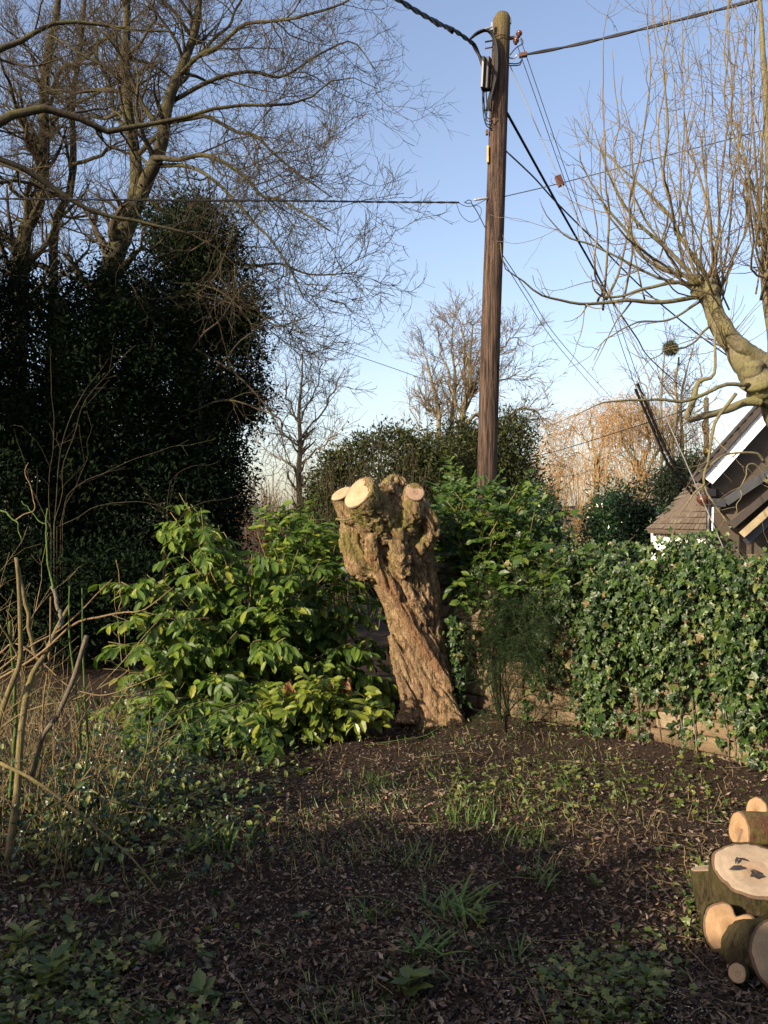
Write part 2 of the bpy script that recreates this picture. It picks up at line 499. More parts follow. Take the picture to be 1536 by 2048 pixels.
# ------------------------------------------------------------------ stone wall
m, nt, b, o = new_mat('limestone')
v = coords(nt); oi = nt.nodes.new('ShaderNodeObjectInfo')
f1 = noise_tex(nt, v, 14, 7, .7); f2 = noise_tex(nt, v, 60, 5, .7)
col = ramp(nt, oi.outputs['Random'], [(0, (.19, .13, .08)), (.5, (.31, .225, .135)), (1, (.43, .335, .22))])
col = mix(nt, .8, col, ramp(nt, f1, [(.3, .35), (.65, 1.1)]), 'MULTIPLY')
f4 = noise_tex(nt, coords(nt, kind='Generated'), 2.2, 6, .7)
col = mix(nt, ramp(nt, f4, [(.5, 0.), (.72, .7)]), col, (.10, .095, .05))
nt.links.new(col, b.inputs['Base Color']); b.inputs['Roughness'].default_value = .92; b.inputs['Specular IOR Level'].default_value = .2
bump(nt, b, f2, .5, .012)
M['stone'] = m
m, nt, b, o = new_mat('mortar')
v = coords(nt); f1 = noise_tex(nt, v, 25, 7, .7)
nt.links.new(ramp(nt, f1, [(.3, (.11, .08, .05)), (.7, (.26, .19, .12))]), b.inputs['Base Color']); b.inputs['Roughness'].default_value = .95
bump(nt, b, f1, .6, .02)
M['mortar'] = m

W3, N3, Z3 = np.r_[WD, 0], np.r_[WN, 0], np.array([0, 0, 1.])
def wall_pt(s, z, out=0.): return np.r_[WA, 0] + W3 * s + Z3 * z + N3 * out
wall = thing('garden_wall', wall_pt(1.5, 0), 'low coursed limestone garden wall half hidden under ivy behind the stump', 'wall')
c0 = wall_pt(1.6, .58, -.17)
obj('core', box_verts(c0, W3 * 2.0, N3 * .155, Z3 * .66), box_faces(), M['mortar'], wall, smooth=False)
stones = []
for k in range(8):
    V_, F_ = soft_box(.5, .5, .5, .045, .05)
    stones.append(make_mesh('stone', V_, F_, M['stone'], smooth=True))
zrow, rowi = -.02, 0
while zrow < 1.2:
    h = random.uniform(.075, .125); s = -.42 + random.uniform(0, .1)
    while s < 3.55:
        w = random.uniform(.16, .42)
        c = wall_pt(s + w / 2, zrow + h / 2, random.uniform(-.012, .012) - .02)
        Mx = Matrix(((WD[0] * (w - .014), WN[0] * .09, 0, c[0]), (WD[1] * (w - .014), WN[1] * .09, 0, c[1]), (0, 0, h - .012, c[2]), (0, 0, 0, 1)))
        place('stone', random.choice(stones), Mx, wall)
        s += w
    zrow += h

# ------------------------------------------------------------------ cut wood and bark for stump and logs
def cut_mat(name, outer, inner, ring=26.):
    m, nt, b, o = new_mat(name)
    at = N(nt, 'ShaderNodeAttribute', attribute_name='rad')
    v = coords(nt)
    nz = noise_tex(nt, v, 9, 5, .6)
    ad = N(nt, 'ShaderNodeMath', operation='MULTIPLY_ADD'); ad.inputs[1].default_value = .16; nt.links.new(nz, ad.inputs[0]); nt.links.new(at.outputs['Fac'], ad.inputs[2])
    sc = N(nt, 'ShaderNodeMath', operation='MULTIPLY'); sc.inputs[1].default_value = ring; nt.links.new(ad.outputs[0], sc.inputs[0])
    sn = N(nt, 'ShaderNodeMath', operation='SINE'); nt.links.new(sc.outputs[0], sn.inputs[0])
    col = ramp(nt, ad.outputs[0], [(0, tuple(np.array(inner) * .7)), (.22, inner), (.55, outer), (1.05, outer), (1.13, (.2, .13, .08))])
    col = mix(nt, .13, col, ramp(nt, sn.outputs[0], [(0, .75), (1, 1.)]), 'MULTIPLY')
    f5 = noise_tex(nt, coords(nt, (1, .06, .3), (0, R(25), R(20))), 160, 3, .6)
    col = mix(nt, .35, col, ramp(nt, f5, [(.35, .72), (.6, 1.)]), 'MULTIPLY')
    f6 = noise_tex(nt, v, 7, 5, .65)
    col = mix(nt, .75, col, ramp(nt, f6, [(.35, .62), (.6, 1.05)]), 'MULTIPLY')
    f = noise_tex(nt, v, 120, 4, .7)
    col = mix(nt, .3, col, ramp(nt, f, [(.35, .75), (.6, 1.)]), 'MULTIPLY')
    nt.links.new(col, b.inputs['Base Color']); b.inputs['Roughness'].default_value = .8; b.inputs['Specular IOR Level'].default_value = .2
    bump(nt, b, f, .25, .004)
    return m
M['cut_fresh'] = cut_mat('cut_fresh', (.57, .415, .255), (.50, .35, .20))
M['cut_pink'] = cut_mat('cut_pink', (.50, .34, .23), (.38, .24, .17))
M['cut_log'] = cut_mat('cut_log', (.56, .43, .30), (.52, .35, .22))
M['cut_log_tan'] = cut_mat('cut_log_tan', (.50, .32, .175), (.36, .215, .12))

def basis(n, up=(0, 0, 1)):
    n = unit(np.asarray(n, float))
    a = np.cross(up, n)
    a = unit(a) if np.linalg.norm(a) > 1e-3 else np.array([1., 0, 0])
    return a, np.cross(n, a), n

def cut_disc(name, c, n, r, mat, parent, squash=1., seed=0, wob=.07, notch=None):
    a, b_, n = basis(n)
    K, Rr = 56, 9
    th = np.linspace(0, 2 * np.pi, K, endpoint=False)
    prof = 1 + wob * fbm(np.c_[np.cos(th) * 1.3, np.sin(th) * 1.3, np.full(K, seed * 7.7)], 3, seed) + .02 * noise(np.c_[np.cos(th) * 9, np.sin(th) * 9, np.full(K, seed * 3.7)], seed)
    if notch is not None:
        prof = prof * (1 - notch[1] * np.exp(-(((th - notch[0] + np.pi) % (2 * np.pi) - np.pi) / notch[2]) ** 2))
    V, rad = [np.array(c, float)], [0.]
    for k in range(1, Rr + 1):
        q = k / Rr
        lift = -.006 if k == Rr else .0015 * math.sin(k * 2.1 + seed)
        for j in range(K):
            V.append(np.asarray(c) + (a * math.cos(th[j]) + b_ * math.sin(th[j]) * squash) * r * prof[j] * q + n * lift); rad.append(q)
    tri = np.array([[0, 1 + j, 1 + (j + 1) % K] for j in range(K)])
    qd = np.array([[1 + k * K + j, 1 + (k + 1) * K + j, 1 + (k + 1) * K + (j + 1) % K, 1 + k * K + (j + 1) % K] for k in range(Rr - 1) for j in range(K)])
    return obj(name, V, [tri, qd], mat, parent, smooth=True, attr={'rad': rad}), prof

m, nt, b, o = new_mat('willow_bark')
v = coords(nt, (1, 1, .32), (0, R(-32), 0))
f1 = noise_tex(nt, v, 26, 9, .7, .4); f2 = noise_tex(nt, coords(nt), 4.5, 6, .65); f3 = noise_tex(nt, coords(nt), 70, 5, .7)
at = N(nt, 'ShaderNodeAttribute', attribute_name='ridge'); at2 = N(nt, 'ShaderNodeAttribute', attribute_name='torn'); at3 = N(nt, 'ShaderNodeAttribute', attribute_name='mossy')
col = ramp(nt, f1, [(.24, (.10, .058, .032)), (.43, (.34, .215, .12)), (.64, (.60, .415, .245))])
col = mix(nt, .8, col, ramp(nt, at.outputs['Fac'], [(.06, .28), (.5, 1.1)]), 'MULTIPLY')
col = mix(nt, ramp(nt, at2.outputs['Fac'], [(.35, 0.), (.75, .75)]), col, (.36, .19, .10))
mg = N(nt, 'ShaderNodeMath', operation='MULTIPLY'); nt.links.new(at3.outputs['Fac'], mg.inputs[0]); nt.links.new(ramp(nt, f2, [(.42, 0.), (.62, 1.)]), mg.inputs[1])
col = mix(nt, mg.outputs[0], col, (.27, .235, .07))
col = mix(nt, .5, col, ramp(nt, f3, [(.3, .6), (.65, 1.1)]), 'MULTIPLY')
f7 = noise_tex(nt, coords(nt, (1, 1, .06), (0, R(-32), 0)), 70, 5, .6, .35)
col = mix(nt, .85, col, ramp(nt, f7, [(.38, .35), (.48, 1.)]), 'MULTIPLY')
nt.links.new(col, b.inputs['Base Color']); b.inputs['Roughness'].default_value = .9; b.inputs['Specular IOR Level'].default_value = .2
ha = N(nt, 'ShaderNodeMath', operation='ADD'); nt.links.new(f7, ha.inputs[0]); nt.links.new(f3, ha.inputs[1])
bump(nt, b, ha.outputs[0], .9, .03)
M['willow_bark'] = m

# ------------------------------------------------------------------ willow stump
sb = P(866, 1438, 7.3); sb[2] = 0
stump = thing('willow_stump', sb, 'leaning pollarded willow stump with deeply furrowed bark and fresh sawn limb ends', 'tree stump')
raw = Tubes()
def st(pts, n=24, s=18): raw.add(*guide(pts, n), s)
st([(876, 1490, 7.3, .36), (868, 1440, 7.3, .245), (857, 1392, 7.3, .215), (843, 1310, 7.3, .202), (832, 1250, 7.3, .212), (824, 1200, 7.3, .232), (810, 1150, 7.3, .27), (794, 1105, 7.3, .295), (783, 1060, 7.3, .305), (779, 1020, 7.3, .285), (781, 990, 7.3, .21), (783, 976, 7.3, .14)], 40, 28)
st([(775, 1140, 7.2, .10), (735, 1125, 7.17, .15), (712, 1098, 7.15, .125), (704, 1065, 7.13, .10), (715, 1035, 7.15, .09)])
ENDS = []
def limb(pts, nrm, mat, seed):
    rows = [np.r_[P(*p[:3]), p[3]] for p in pts]
    e = rows[-1].copy(); n = unit(np.asarray(nrm, float))
    rows[-1] = np.r_[e[:3] - n * .05, e[3] * 1.03]; rows.append(e)
    s = spline(rows, 16)
    raw.add(s[:, :3], s[:, 3], 20)
    ENDS.append((e[:3], n, e[3], mat, seed))
limb([(752, 1072, 7.15, .13), (712, 1038, 7.12, .118), (683, 988, 7.06, .093)], (-.42, -.45, .79), 'cut_fresh', 1)
limb([(772, 1066, 7.1, .17), (742, 1024, 6.98, .158), (718, 986, 6.86, .148)], (-.62, -.56, .55), 'cut_fresh', 2)
limb([(806, 1066, 7.12, .13), (821, 1026, 7.02, .10), (829, 985, 6.95, .082)], (.22, -.86, .42), 'cut_pink', 3)
limb([(838, 1050, 7.3, .08), (853, 1008, 7.22, .045)], (.80, -.5, .33), 'cut_pink', 4)
st([(832, 1006, 7.0, .05), (856, 1035, 7.05, .062), (864, 1062, 7.08, .06), (852, 1086, 7.06, .055), (836, 1100, 7.04, .05)])
st([(800, 1030, 7.0, .05), (768, 1042, 6.96, .048), (750, 1065, 6.95, .05), (746, 1105, 7.0, .06), (760, 1150, 7.06, .05)])
st([(742, 1118, 7.05, .05), (775, 1165, 7.07, .06), (805, 1215, 7.09, .05), (845, 1285, 7.1, .045), (880, 1340, 7.12, .045), (897, 1380, 7.14, .05)])
st([(790, 1060, 6.98, .07), (800, 1110, 7.0, .08), (815, 1150, 7.05, .06)])
st([(770, 985, 7.1, .07), (790, 962, 7.2, .06), (808, 972, 7.2, .05)])
st([(790, 1270, 7.2, .05), (800, 1330, 7.18, .055), (818, 1400, 7.13, .06), (812, 1450, 7.05, .09)])
st([(880, 1370, 7.15, .05), (900, 1425, 7.1, .075), (915, 1462, 7.05, .08)])
V_, F_ = raw.data()
me = make_mesh('stump_raw', V_, F_)
tmp = bpy.data.objects.new('stump_raw', me); COL.objects.link(tmp)
rm = tmp.modifiers.new('remesh', 'REMESH'); rm.mode = 'VOXEL'; rm.voxel_size = .0104
sm = tmp.modifiers.new('smooth', 'SMOOTH'); sm.iterations = 5; sm.factor = .5
dg = bpy.context.evaluated_depsgraph_get()
ev = tmp.evaluated_get(dg); em = ev.to_mesh()
nv = len(em.vertices)
SV = np.empty(nv * 3, np.float32); em.vertices.foreach_get('co', SV); SV = SV.reshape(-1, 3).astype(float)
SN = np.empty(nv * 3, np.float32); em.vertices.foreach_get('normal', SN); SN = SN.reshape(-1, 3).astype(float)
npl = len(em.polygons)
lt = np.empty(npl, np.int32); em.polygons.foreach_get('loop_total', lt)
lv = np.empty(len(em.loops), np.int32); em.loops.foreach_get('vertex_index', lv)
SF = [lv.reshape(-1, 4)] if (lt == 4).all() else [lv[np.repeat(lt, lt) == k].reshape(-1, k) for k in np.unique(lt)]
ev.to_mesh_clear(); bpy.data.objects.remove(tmp); bpy.data.meshes.remove(me)
wa = R(32)                                              # spiral grain
head = np.clip((SV[:, 2] - 1.25) / .35, 0, 1)
gxr = SV[:, 0] * math.cos(wa) + SV[:, 2] * math.sin(wa); gzr = -SV[:, 0] * math.sin(wa) + SV[:, 2] * math.cos(wa)
gc = np.c_[gxr, SV[:, 1], gzr * (.055 + .05 * head)]
warp = np.stack([fbm(SV * 4, 2, 40 + k) for k in range(3)], 1) * .03
def plate(x, w): x = np.clip(np.abs(x) / w, 0, 1); return x * x * (3 - 2 * x)
ridge1 = plate(fbm((gc + warp * .7) * 15, 2, 60, .4), .42)
ridge2 = plate(fbm((gc + warp * .5) * 36, 2, 70, .4), .38)
lump = fbm(SV * 6.5, 3, 80)
ridge3 = plate(fbm((gc * np.array([1, 1, .8]) + warp * .5) * 80, 2, 75, .4), .4)
near = np.ones(nv)
for c, n, r, mt, sd in ENDS:
    dd = np.linalg.norm(SV - c, axis=1)
    near = np.minimum(near, np.clip((dd - r * .9) / .10, .0, 1))
disp = near * (.024 * (1 - .25 * head) * (ridge1 - .7) + .015 * (ridge2 - .7) + .009 * (ridge3 - .7) + .007 * lump) + (1 - near) * .004 * (ridge2 - .6)
SV2 = SV + SN * disp[:, None]
ridge = np.clip((.25 + .75 * ridge1) * (.4 + .6 * ridge2) * (.6 + .4 * ridge3), 0, 1)
tl = spline([P(738, 1120, 6.97), P(775, 1165, 7.0), P(805, 1215, 7.03), P(845, 1285, 7.06), P(880, 1335, 7.08)], 40)
td = np.min(np.linalg.norm(SV[:, None] - tl[None], axis=2), axis=1)
torn = np.clip(1.25 - td / .075 + .35 * fbm(SV * 9, 2, 90), 0, 1)
mossy = np.clip((SV[:, 2] - 1.05) / .5, 0, 1) * .85 + .45 * np.clip(-(SV[:, 0] - sb[0]) * 1.2 - .1, 0, .6) + .1
obj('trunk', SV2, SF, M['willow_bark'], stump, attr={'ridge': ridge, 'torn': torn, 'mossy': mossy})
for c, n, r, mt, sd in ENDS:
    cut_disc('cut_face', c + n * .010, n, r * .985, M[mt], stump, 1., sd, .06)
tw = Tubes(); tw.add(*guide([(672, 1038, 6.98, .009), (690, 1040, 6.95, .008), (715, 1033, 6.93, .004)], 8), 6)
tw.build('snag', M['stem_olive'], stump)
# sawdust caught on the crown of the stump
top = SV2[(SN[:, 2] > .55) & (SV2[:, 2] > 1.85)]
if len(top):
    pp = top[rng.integers(0, len(top), 1500)] + rng.normal(size=(1500, 3)) * .006 + np.array([0, 0, .006])
    k = fbm(pp * 9, 2, 12) > -.1
    pp = pp[k]
    leaves('sawdust', DIAMOND, pp, rng.normal(size=pp.shape), np.array([[0, 0, 1.]]) + rng.normal(size=pp.shape) * .4, rng.uniform(.008, .018, len(pp)), M['sawdust'], stump)

# ------------------------------------------------------------------ wooden utility pole
m, nt, b, o = new_mat('pole_wood')
v = coords(nt, (1, 1, .045))
f1 = noise_tex(nt, v, 46, 9, .72, .35); f2 = noise_tex(nt, coords(nt, (1, 1, .25)), 3, 5, .6); f3 = noise_tex(nt, coords(nt, (1, 1, .12)), 60, 5, .7)
col = ramp(nt, f1, [(.42, (.016, .011, .009)), (.50, (.085, .054, .040)), (.68, (.215, .145, .105))])
col = mix(nt, .55, col, ramp(nt, f2, [(.3, .55), (.7, 1.15)]), 'MULTIPLY')
tcn = nt.nodes.new('ShaderNodeTexCoord'); sx = nt.nodes.new('ShaderNodeSeparateXYZ'); nt.links.new(tcn.outputs['Object'], sx.inputs[0])
mz = N(nt, 'ShaderNodeMapRange'); mz.inputs[1].default_value = 7.35; mz.inputs[2].default_value = 7.9; nt.links.new(sx.outputs[2], mz.inputs[0])
col = mix(nt, ramp(nt, mz.outputs[0], [(0, 0.), (1, .75)]), col, (.15, .125, .04))
nt.links.new(col, b.inputs['Base Color']); b.inputs['Roughness'].default_value = .85; b.inputs['Specular IOR Level'].default_value = .25
hh = N(nt, 'ShaderNodeMath', operation='ADD'); nt.links.new(f1, hh.inputs[0]); nt.links.new(f3, hh.inputs[1])
bump(nt, b, hh.outputs[0], .8, .02)
M['pole_wood'] = m
M['black_cable'] = plain('black_cable', (.008, .008, .009), .6, 0., .25)
M['black_box'] = plain('black_box', (.012, .012, .014), .5, 0., .3)
M['grey_side'] = plain('grey_side', (.06, .063, .068), .45)
M['galvanised'] = plain('galvanised', (.62, .63, .63), .4, .6)
M['porcelain'] = plain('porcelain', (.12, .045, .025), .25)
M['rust'] = plain('rust', (.12, .06, .035), .8)
M['yellow_tag'] = plain('yellow_tag', (.75, .55, .08), .5)
M['stay_grey'] = plain('stay_grey', (.22, .225, .23), .7)
PD = 11.0
pb = P(964, 1333, PD); pb[2] = 0
pole = thing('utility_pole', pb, 'tall weathered brown wooden utility pole with cables fanning from its top', 'utility pole')
rows = [(963, 1345, .134), (973.5, 960, .124), (980.5, 700, .122), (992, 380, .116), (1003, 60, .107), (1003.8, 38, .106)]
path, rad = guide(rows, 40, PD)
K = 32
a = np.linspace(0, 2 * np.pi, K, endpoint=False)
V_, F_ = [], []
for i in range(40):
    rr_ = rad[i] * (1 + .018 * fbm(np.c_[np.cos(a) * 3, np.sin(a) * 3, np.full(K, path[i, 2] * .7)], 3, 5))
    V_ += [path[i] + np.array([math.cos(t) * q, math.sin(t) * q, 0]) for t, q in zip(a, rr_)]
# wedge-cut roof on the pole top
tz = path[-1, 2]
for t, q in zip(a, np.full(K, rad[-1])):
    x_ = math.cos(t) * q
    V_.append(path[-1] + np.array([x_ * .72 + .012, math.sin(t) * q * .8, .055 - .012 * math.cos(t)]))
F_ = [[i * K + j, i * K + (j + 1) % K, (i + 1) * K + (j + 1) % K, (i + 1) * K + j] for i in range(40) for j in range(K)]
obj('shaft', V_, [np.array(F_), np.array([[40 * K + j for j in range(K)]])], M['pole_wood'], pole)
PF = PD - .13
def pt(name, rows, mat, parent=pole, n=14, s=8, d=None):
    tb = Tubes()
    if d is None: tb.add(*guide(rows, n), s)
    else: tb.add(*guide(rows, n, d), s)
    return tb.build(name, M[mat], parent)
def pbox(name, px, py, w, h, dep, d, mat, parent=pole, tilt=0., yaw=0.):
    c = P(px, py, d); k = d / F
    u = np.array([math.cos(tilt) * math.cos(yaw), math.sin(yaw), -math.sin(tilt)]); v_ = np.array([math.sin(tilt), 0, math.cos(tilt)])
    n_ = np.cross(u, v_)
    V0, F0 = soft_box(w * k / 2, h * k / 2, dep / 2, min(w * k, h * k, dep) * .12)
    V0 = c + V0[:, 0:1] * u + V0[:, 1:2] * v_ + V0[:, 2:3] * n_
    return obj(name, V0, F0, M[mat], parent, smooth=False)
pt('bracket', [(947, 71, .012), (965, 60, .012), (984, 54, .012)], 'galvanised', d=PF)
pbox('bracket_plate', 984, 54, 4, 15, .05, PF + .02, 'galvanised')
pbox('junction_box', 973, 149, 15, 64, .10, PF - .03, 'black_box', tilt=R(3), yaw=R(-25))
pbox('junction_box_side', 967.5, 147, 5, 62, .11, PF - .06, 'grey_side', tilt=R(3), yaw=R(-25))  # paler left side of the box, a slab of its own
for k in range(4):
    e = k * 2.0
    pt('cable_loop', [(938 + e, 80 - e, .013), (955, 68 - e * .6, .013), (974, 62 - e * .5, .013), (986 + e * .5, 76 - e * .6, .013), (991 + e * .7, 105, .013), (989 + e * .9, 145, .013), (983 + e * .8, 176, .012), (976 + e, 200, .010), (972 + e * 1.5, 222, .008)], 'black_cable', n=30, d=PF - .02 - .012 * k)
for k, (x0, x1) in enumerate(((966, 977), (968, 974), (972, 971), (964, 972))):
    pt('tail_cable', [(x0, 178, .007), (x0 - 1 + k, 200, .007), (x0 + 2, 222, .007), (x1, 238 + 4 * k, .007), (x1 + 12, 232 + 9 * k, .006)], 'black_cable', d=PF - .03 + .02 * k)
for yy in (82, 95):
    pt('step_peg', [(970, yy + 2, .010), (986, yy - 1, .010)], 'rust', n=4, d=PF + .05)
pt('clamp_band', [(986, 77, .006), (1000, 70, .006), (1020, 72, .006)], 'black_cable', d=PF - .005)
pt('insulator_arm', [(1018, 77, .022), (1030, 75, .022)], 'rust', n=6, d=PD)
for x_, y_ in ((1038, 67), (1032, 81)):
    prof = [(x_ - 4, y_ + 5, .02), (x_ - 2, y_ + 4, .036), (x_ - 1, y_ + 2, .028), (x_, y_, .038), (x_ + 2, y_ - 2, .036), (x_ + 4, y_ - 5, .012)]
    pt('insulator', prof, 'porcelain', n=22, s=16, d=PD)
pt('wire_hook', [(1018, 115, .009), (1026, 117, .009), (1032, 114, .009), (1033, 109, .009)], 'galvanised', d=PD)
pbox('dead_end_clamp', 1046, 110, 16, 8, .06, PD, 'rust', tilt=R(-10))
pt('jumper_wire', [(1020, 110, .006), (1032, 96, .006), (1046, 86, .006), (1042, 76, .006)], 'black_cable', d=PD)
pt('jumper_wire', [(1018, 127, .007), (1036, 127, .007), (1043, 120, .007), (1043, 112, .007)], 'black_cable', d=PD - .03)
pt('jumper_wire', [(1018, 131, .007), (1034, 131, .007), (1041, 128, .007), (1044, 115, .007)], 'black_cable', d=PD + .03)
pbox('top_bracket', 1020, 42, 5, 11, .04, PD - .02, 'galvanised')
pbox('yellow_tag', 975.5, 309, 3, 34, .05, PF + .06, 'yellow_tag')
pbox('bolt_head', 974, 265, 5, 10, .04, PF + .08, 'rust')
pt('wire_clamp', [(948, 400, .011), (960, 398, .017), (975, 396, .012)], 'galvanised', d=PF + .05)
pt('drop_wire', [(942, 405, .006), (955, 425, .006), (970, 455, .006)], 'black_cable', d=PF + .05)
pt('wire_loop', [(912, 404, .0035), (922, 430, .0035), (940, 444, .0035), (957, 438, .0035), (963, 420, .0035), (955, 411, .0035), (945, 413, .0035)], 'black_cable', n=24, d=PF + .03)
pt('wire_loop', [(930, 404, .005), (938, 400, .005), (944, 404, .005), (936, 407, .005), (928, 404, .005)], 'black_cable', n=18, d=PF + .03)
pt('wire_loop', [(915, 405, .004), (935, 413, .004), (955, 408, .004), (972, 399, .004)], 'black_cable', d=PF + .06)

# ------------------------------------------------------------------ overhead wires, each a thing of its own
def wire(name, rows, r, label, mat='black_cable', twist=0., n=60, group='overhead wires on the utility pole', strands=2):
    path = spline([P(*p) for p in rows], n if not twist else 260)
    w = thing(name, path[0], label, 'wire', group)
    if twist:
        L = np.r_[0, np.cumsum(np.linalg.norm(np.diff(path, axis=0), axis=1))]
        for k in range(strands):
            ph = L / twist * 2 * np.pi + 2 * np.pi * k / strands
            tb = Tubes(); tb.add(path + np.stack([np.cos(ph) * .6, np.sin(ph) * .3, np.sin(ph)], 1) * r * .8, np.full(len(path), r), 6)
            tb.build('strand', M[mat], w)
    else:
        tb = Tubes(); tb.add(path, np.full(n, r), 6); tb.build('strand', M[mat], w)
    return w
w = wire('overhead_cable', [(947, 88, 10.9), (910, 62, 10.2), (875, 46, 9.5), (795, -2, 8.4), (650, -110, 7.0)], .017, 'thick black twisted cable running up from the pole top towards the upper edge', twist=.55)
for (x_, y_) in ((874, 46), (902, 60)):
    pt('cable_tie', [(x_ - 5, y_ - 4, .03), (x_ + 5, y_ + 4, .03)], 'black_cable', w, 4, 8, 9.6 if x_ < 890 else 10.05)
wire('overhead_cable', [(947, 88, 10.9), (962, 118, 10.85), (968, 140, 10.82), (972, 165, 10.82)], .018, 'short black cable bundle dropping beside the junction box on the pole', twist=.5)
wire('overhead_cable', [(1052, 109, 11), (1150, 90, 10.8), (1330, 47, 10.2), (1510, 0, 9.6), (1720, -60, 9.0)], .0125, 'black twisted cable rising from the pole top towards the upper edge above the pollard', twist=.9)
wire('service_wire', [(1041, 78, 11), (1128, 332, 11.2), (1210, 562, 11.5), (1281, 768, 11.9), (1335, 890, 12.2), (1366, 950, 12.4), (1404, 990, 12.6)], .0045, 'thin black wire from the upper brown insulator slanting down to the cottage eaves')
wire('service_wire', [(1035, 92, 11), (1119, 332, 11.2), (1200, 562, 11.5), (1272, 775, 11.9), (1328, 895, 12.2), (1360, 955, 12.4), (1400, 996, 12.6)], .0045, 'thin black wire from the lower brown insulator slanting down to the cottage eaves')
for rows, lab in (([(1275, 767, 11.88), (1316, 862, 12.08), (1345, 922, 12.2), (1390, 982, 12.5)], 'longer thick black sleeve on the slanting wire near the cottage roof'), ([(1271, 778, 11.86), (1312, 872, 12.06), (1338, 930, 12.2), (1384, 988, 12.5)], 'shorter thick black sleeve beside the longer one near the cottage roof')):
    wire('wire_sleeve', rows, .0145, lab, group='black sleeves on the service wires', twist=.3, strands=2)
st_w = wire('stay_wire', [(1020, 131, 11), (1118, 356, 10.5), (1275, 706, 9.75), (1432, 1062, 9.0), (1530, 1290, 8.5)], .006, 'pale grey stay wire running from the pole top down behind the ivy', 'stay_grey')
pbox('stay_insulator', 1119, 362, 12, 22, .07, 10.5, 'porcelain', st_w, tilt=R(-22))
wire('overhead_cable', [(1014, 226, 10.95), (1113, 405, 13), (1178, 520, 15), (1223, 600, 18), (1273, 675, 22), (1308, 725, 28), (1393, 797, 40), (1410, 806, 41.5)], .019, 'thickest black cable sagging from the pole to the far grey pole')
wire('overhead_cable', [(1012, 302, 10.95), (1068, 355, 11.1), (1113, 405, 11.3), (1198, 490, 11.7), (1273, 565, 12.1), (1318, 605, 12.4), (1418, 685, 13), (1540, 770, 14)], .010, 'medium black cable crossing behind the pollard towards the cottage ridge')
wire('telephone_wire', [(918, 405, 10.93), (760, 404, 10.8), (620, 402, 10.6), (400, 401, 10.4), (150, 399, 10.2), (-150, 396, 10)], .008, 'level dark telephone wire running from the pole into the bare trees', twist=.3)
wire('telephone_wire', [(1009, 393, 10.95), (1115, 368, 10.7), (1300, 320, 10.2), (1536, 258, 9.6), (1700, 214, 9.2)], .0055, 'thin dark wire rising gently from the middle of the pole through the pollard')
wire('telephone_wire', [(1005, 510, 11), (1060, 592, 13), (1120, 682, 16), (1222, 795, 24)], .006, 'upper of two thin wires slanting from the middle of the pole down to the willows')
wire('telephone_wire', [(1005, 520, 11), (1050, 592, 12.5), (1108, 682, 15), (1200, 790, 22)], .0055, 'lower of two thin wires slanting from the middle of the pole down to the willows')
wire('distant_wire', [(600, 680, 30), (690, 704, 30), (830, 752, 30), (900, 780, 30)], .010, 'faint thin wire crossing open sky beside the big bare beech', group='distant wires')
wire('distant_wire', [(640, 852, 22), (700, 876, 22), (780, 899, 21), (960, 926, 20)], .009, 'dark wire crossing in front of the rounded brown hedge', group='distant wires')
wire('distant_wire', [(1030, 922, 20), (1120, 900, 20), (1230, 866, 20), (1330, 834, 20), (1400, 810, 20)], .009, 'dark wire rising across the orange willows', group='distant wires')
wire('distant_wire', [(1040, 944, 40), (1100, 953, 40), (1150, 950, 40), (1193, 937, 40)], .016, 'sagging wire ending at the far red brown pole', group='distant wires')

# ------------------------------------------------------------------ two far poles
def far_pole(px, ytop, ybot, d, r, label, lower):
    b0 = P(px, ybot, d); b0[2] = min(b0[2], 0)
    t = thing('utility_pole', b0, label, 'utility pole', 'distant utility poles')
    z = P(px, ytop, d)
    path = np.linspace(b0, z, 12); tb = Tubes(); tb.add(path, np.linspace(r * 1.1, r, 12), 12); tb.build('shaft', lower, t)
    return t
M['pole_red'] = bark_mat('pole_red', (.07, .03, .024), (.19, .085, .06), None, 1)
M['pole_grey'] = bark_mat('pole_grey', (.05, .045, .035), (.12, .105, .08), (.13, .13, .06), 1, .2)
fp = far_pole(1193, 934, 1150, 40, .10, 'far red brown pole with dark capped head before the orange willows', M['pole_red'])
pt('head_cover', [(1193, 952, .125), (1193, 933, .125)], 'black_box', fp, 4, 12, 40)
fp = far_pole(1412.5, 796, 1150, 42, .115, 'far grey pole with yellow sign showing over the cottage roof', M['pole_grey'])
pt('cable_loop', [(1411, 836, .03), (1405, 848, .04), (1407, 862, .05), (1414, 866, .05), (1417, 856, .04)], 'black_cable', fp, 14, 8, 41.8)
pbox('yellow_sign', 1412, 903, 8, 10, .02, 41.8, 'yellow_tag', fp)

# ------------------------------------------------------------------ cottage at the right
m, nt, b, o = new_mat('clay_tile')
v = coords(nt); oi = nt.nodes.new('ShaderNodeObjectInfo'); f1 = noise_tex(nt, v, 22, 6, .7)
col = ramp(nt, oi.outputs['Random'], [(0, (.15, .115, .085)), (.6, (.21, .165, .125)), (1, (.27, .22, .17))])
col = mix(nt, .6, col, ramp(nt, f1, [(.3, .5), (.7, 1.15)]), 'MULTIPLY')
nt.links.new(col, b.inputs['Base Color']); b.inputs['Roughness'].default_value = .9; bump(nt, b, f1, .5, .01)
M['clay_tile'] = m
M['white_paint'] = plain('white_paint', (.80, .80, .82), .5)
M['white_wall'] = plain('white_wall', (.76, .74, .70), .85)
M['taupe'] = plain('taupe', (.105, .083, .062), .9)
M['dark_roof'] = plain('dark_roof', (.045, .036, .03), .85)
M['slate'] = plain('slate', (.055, .058, .066), .5)
M['pale_timber'] = plain('pale_timber', (.36, .29, .17), .8)
M['black_paint_and_shade'] = plain('black_paint_and_shade', (.02, .02, .022), .4)
M['brick'] = plain('brick', (.48, .17, .07), .9)

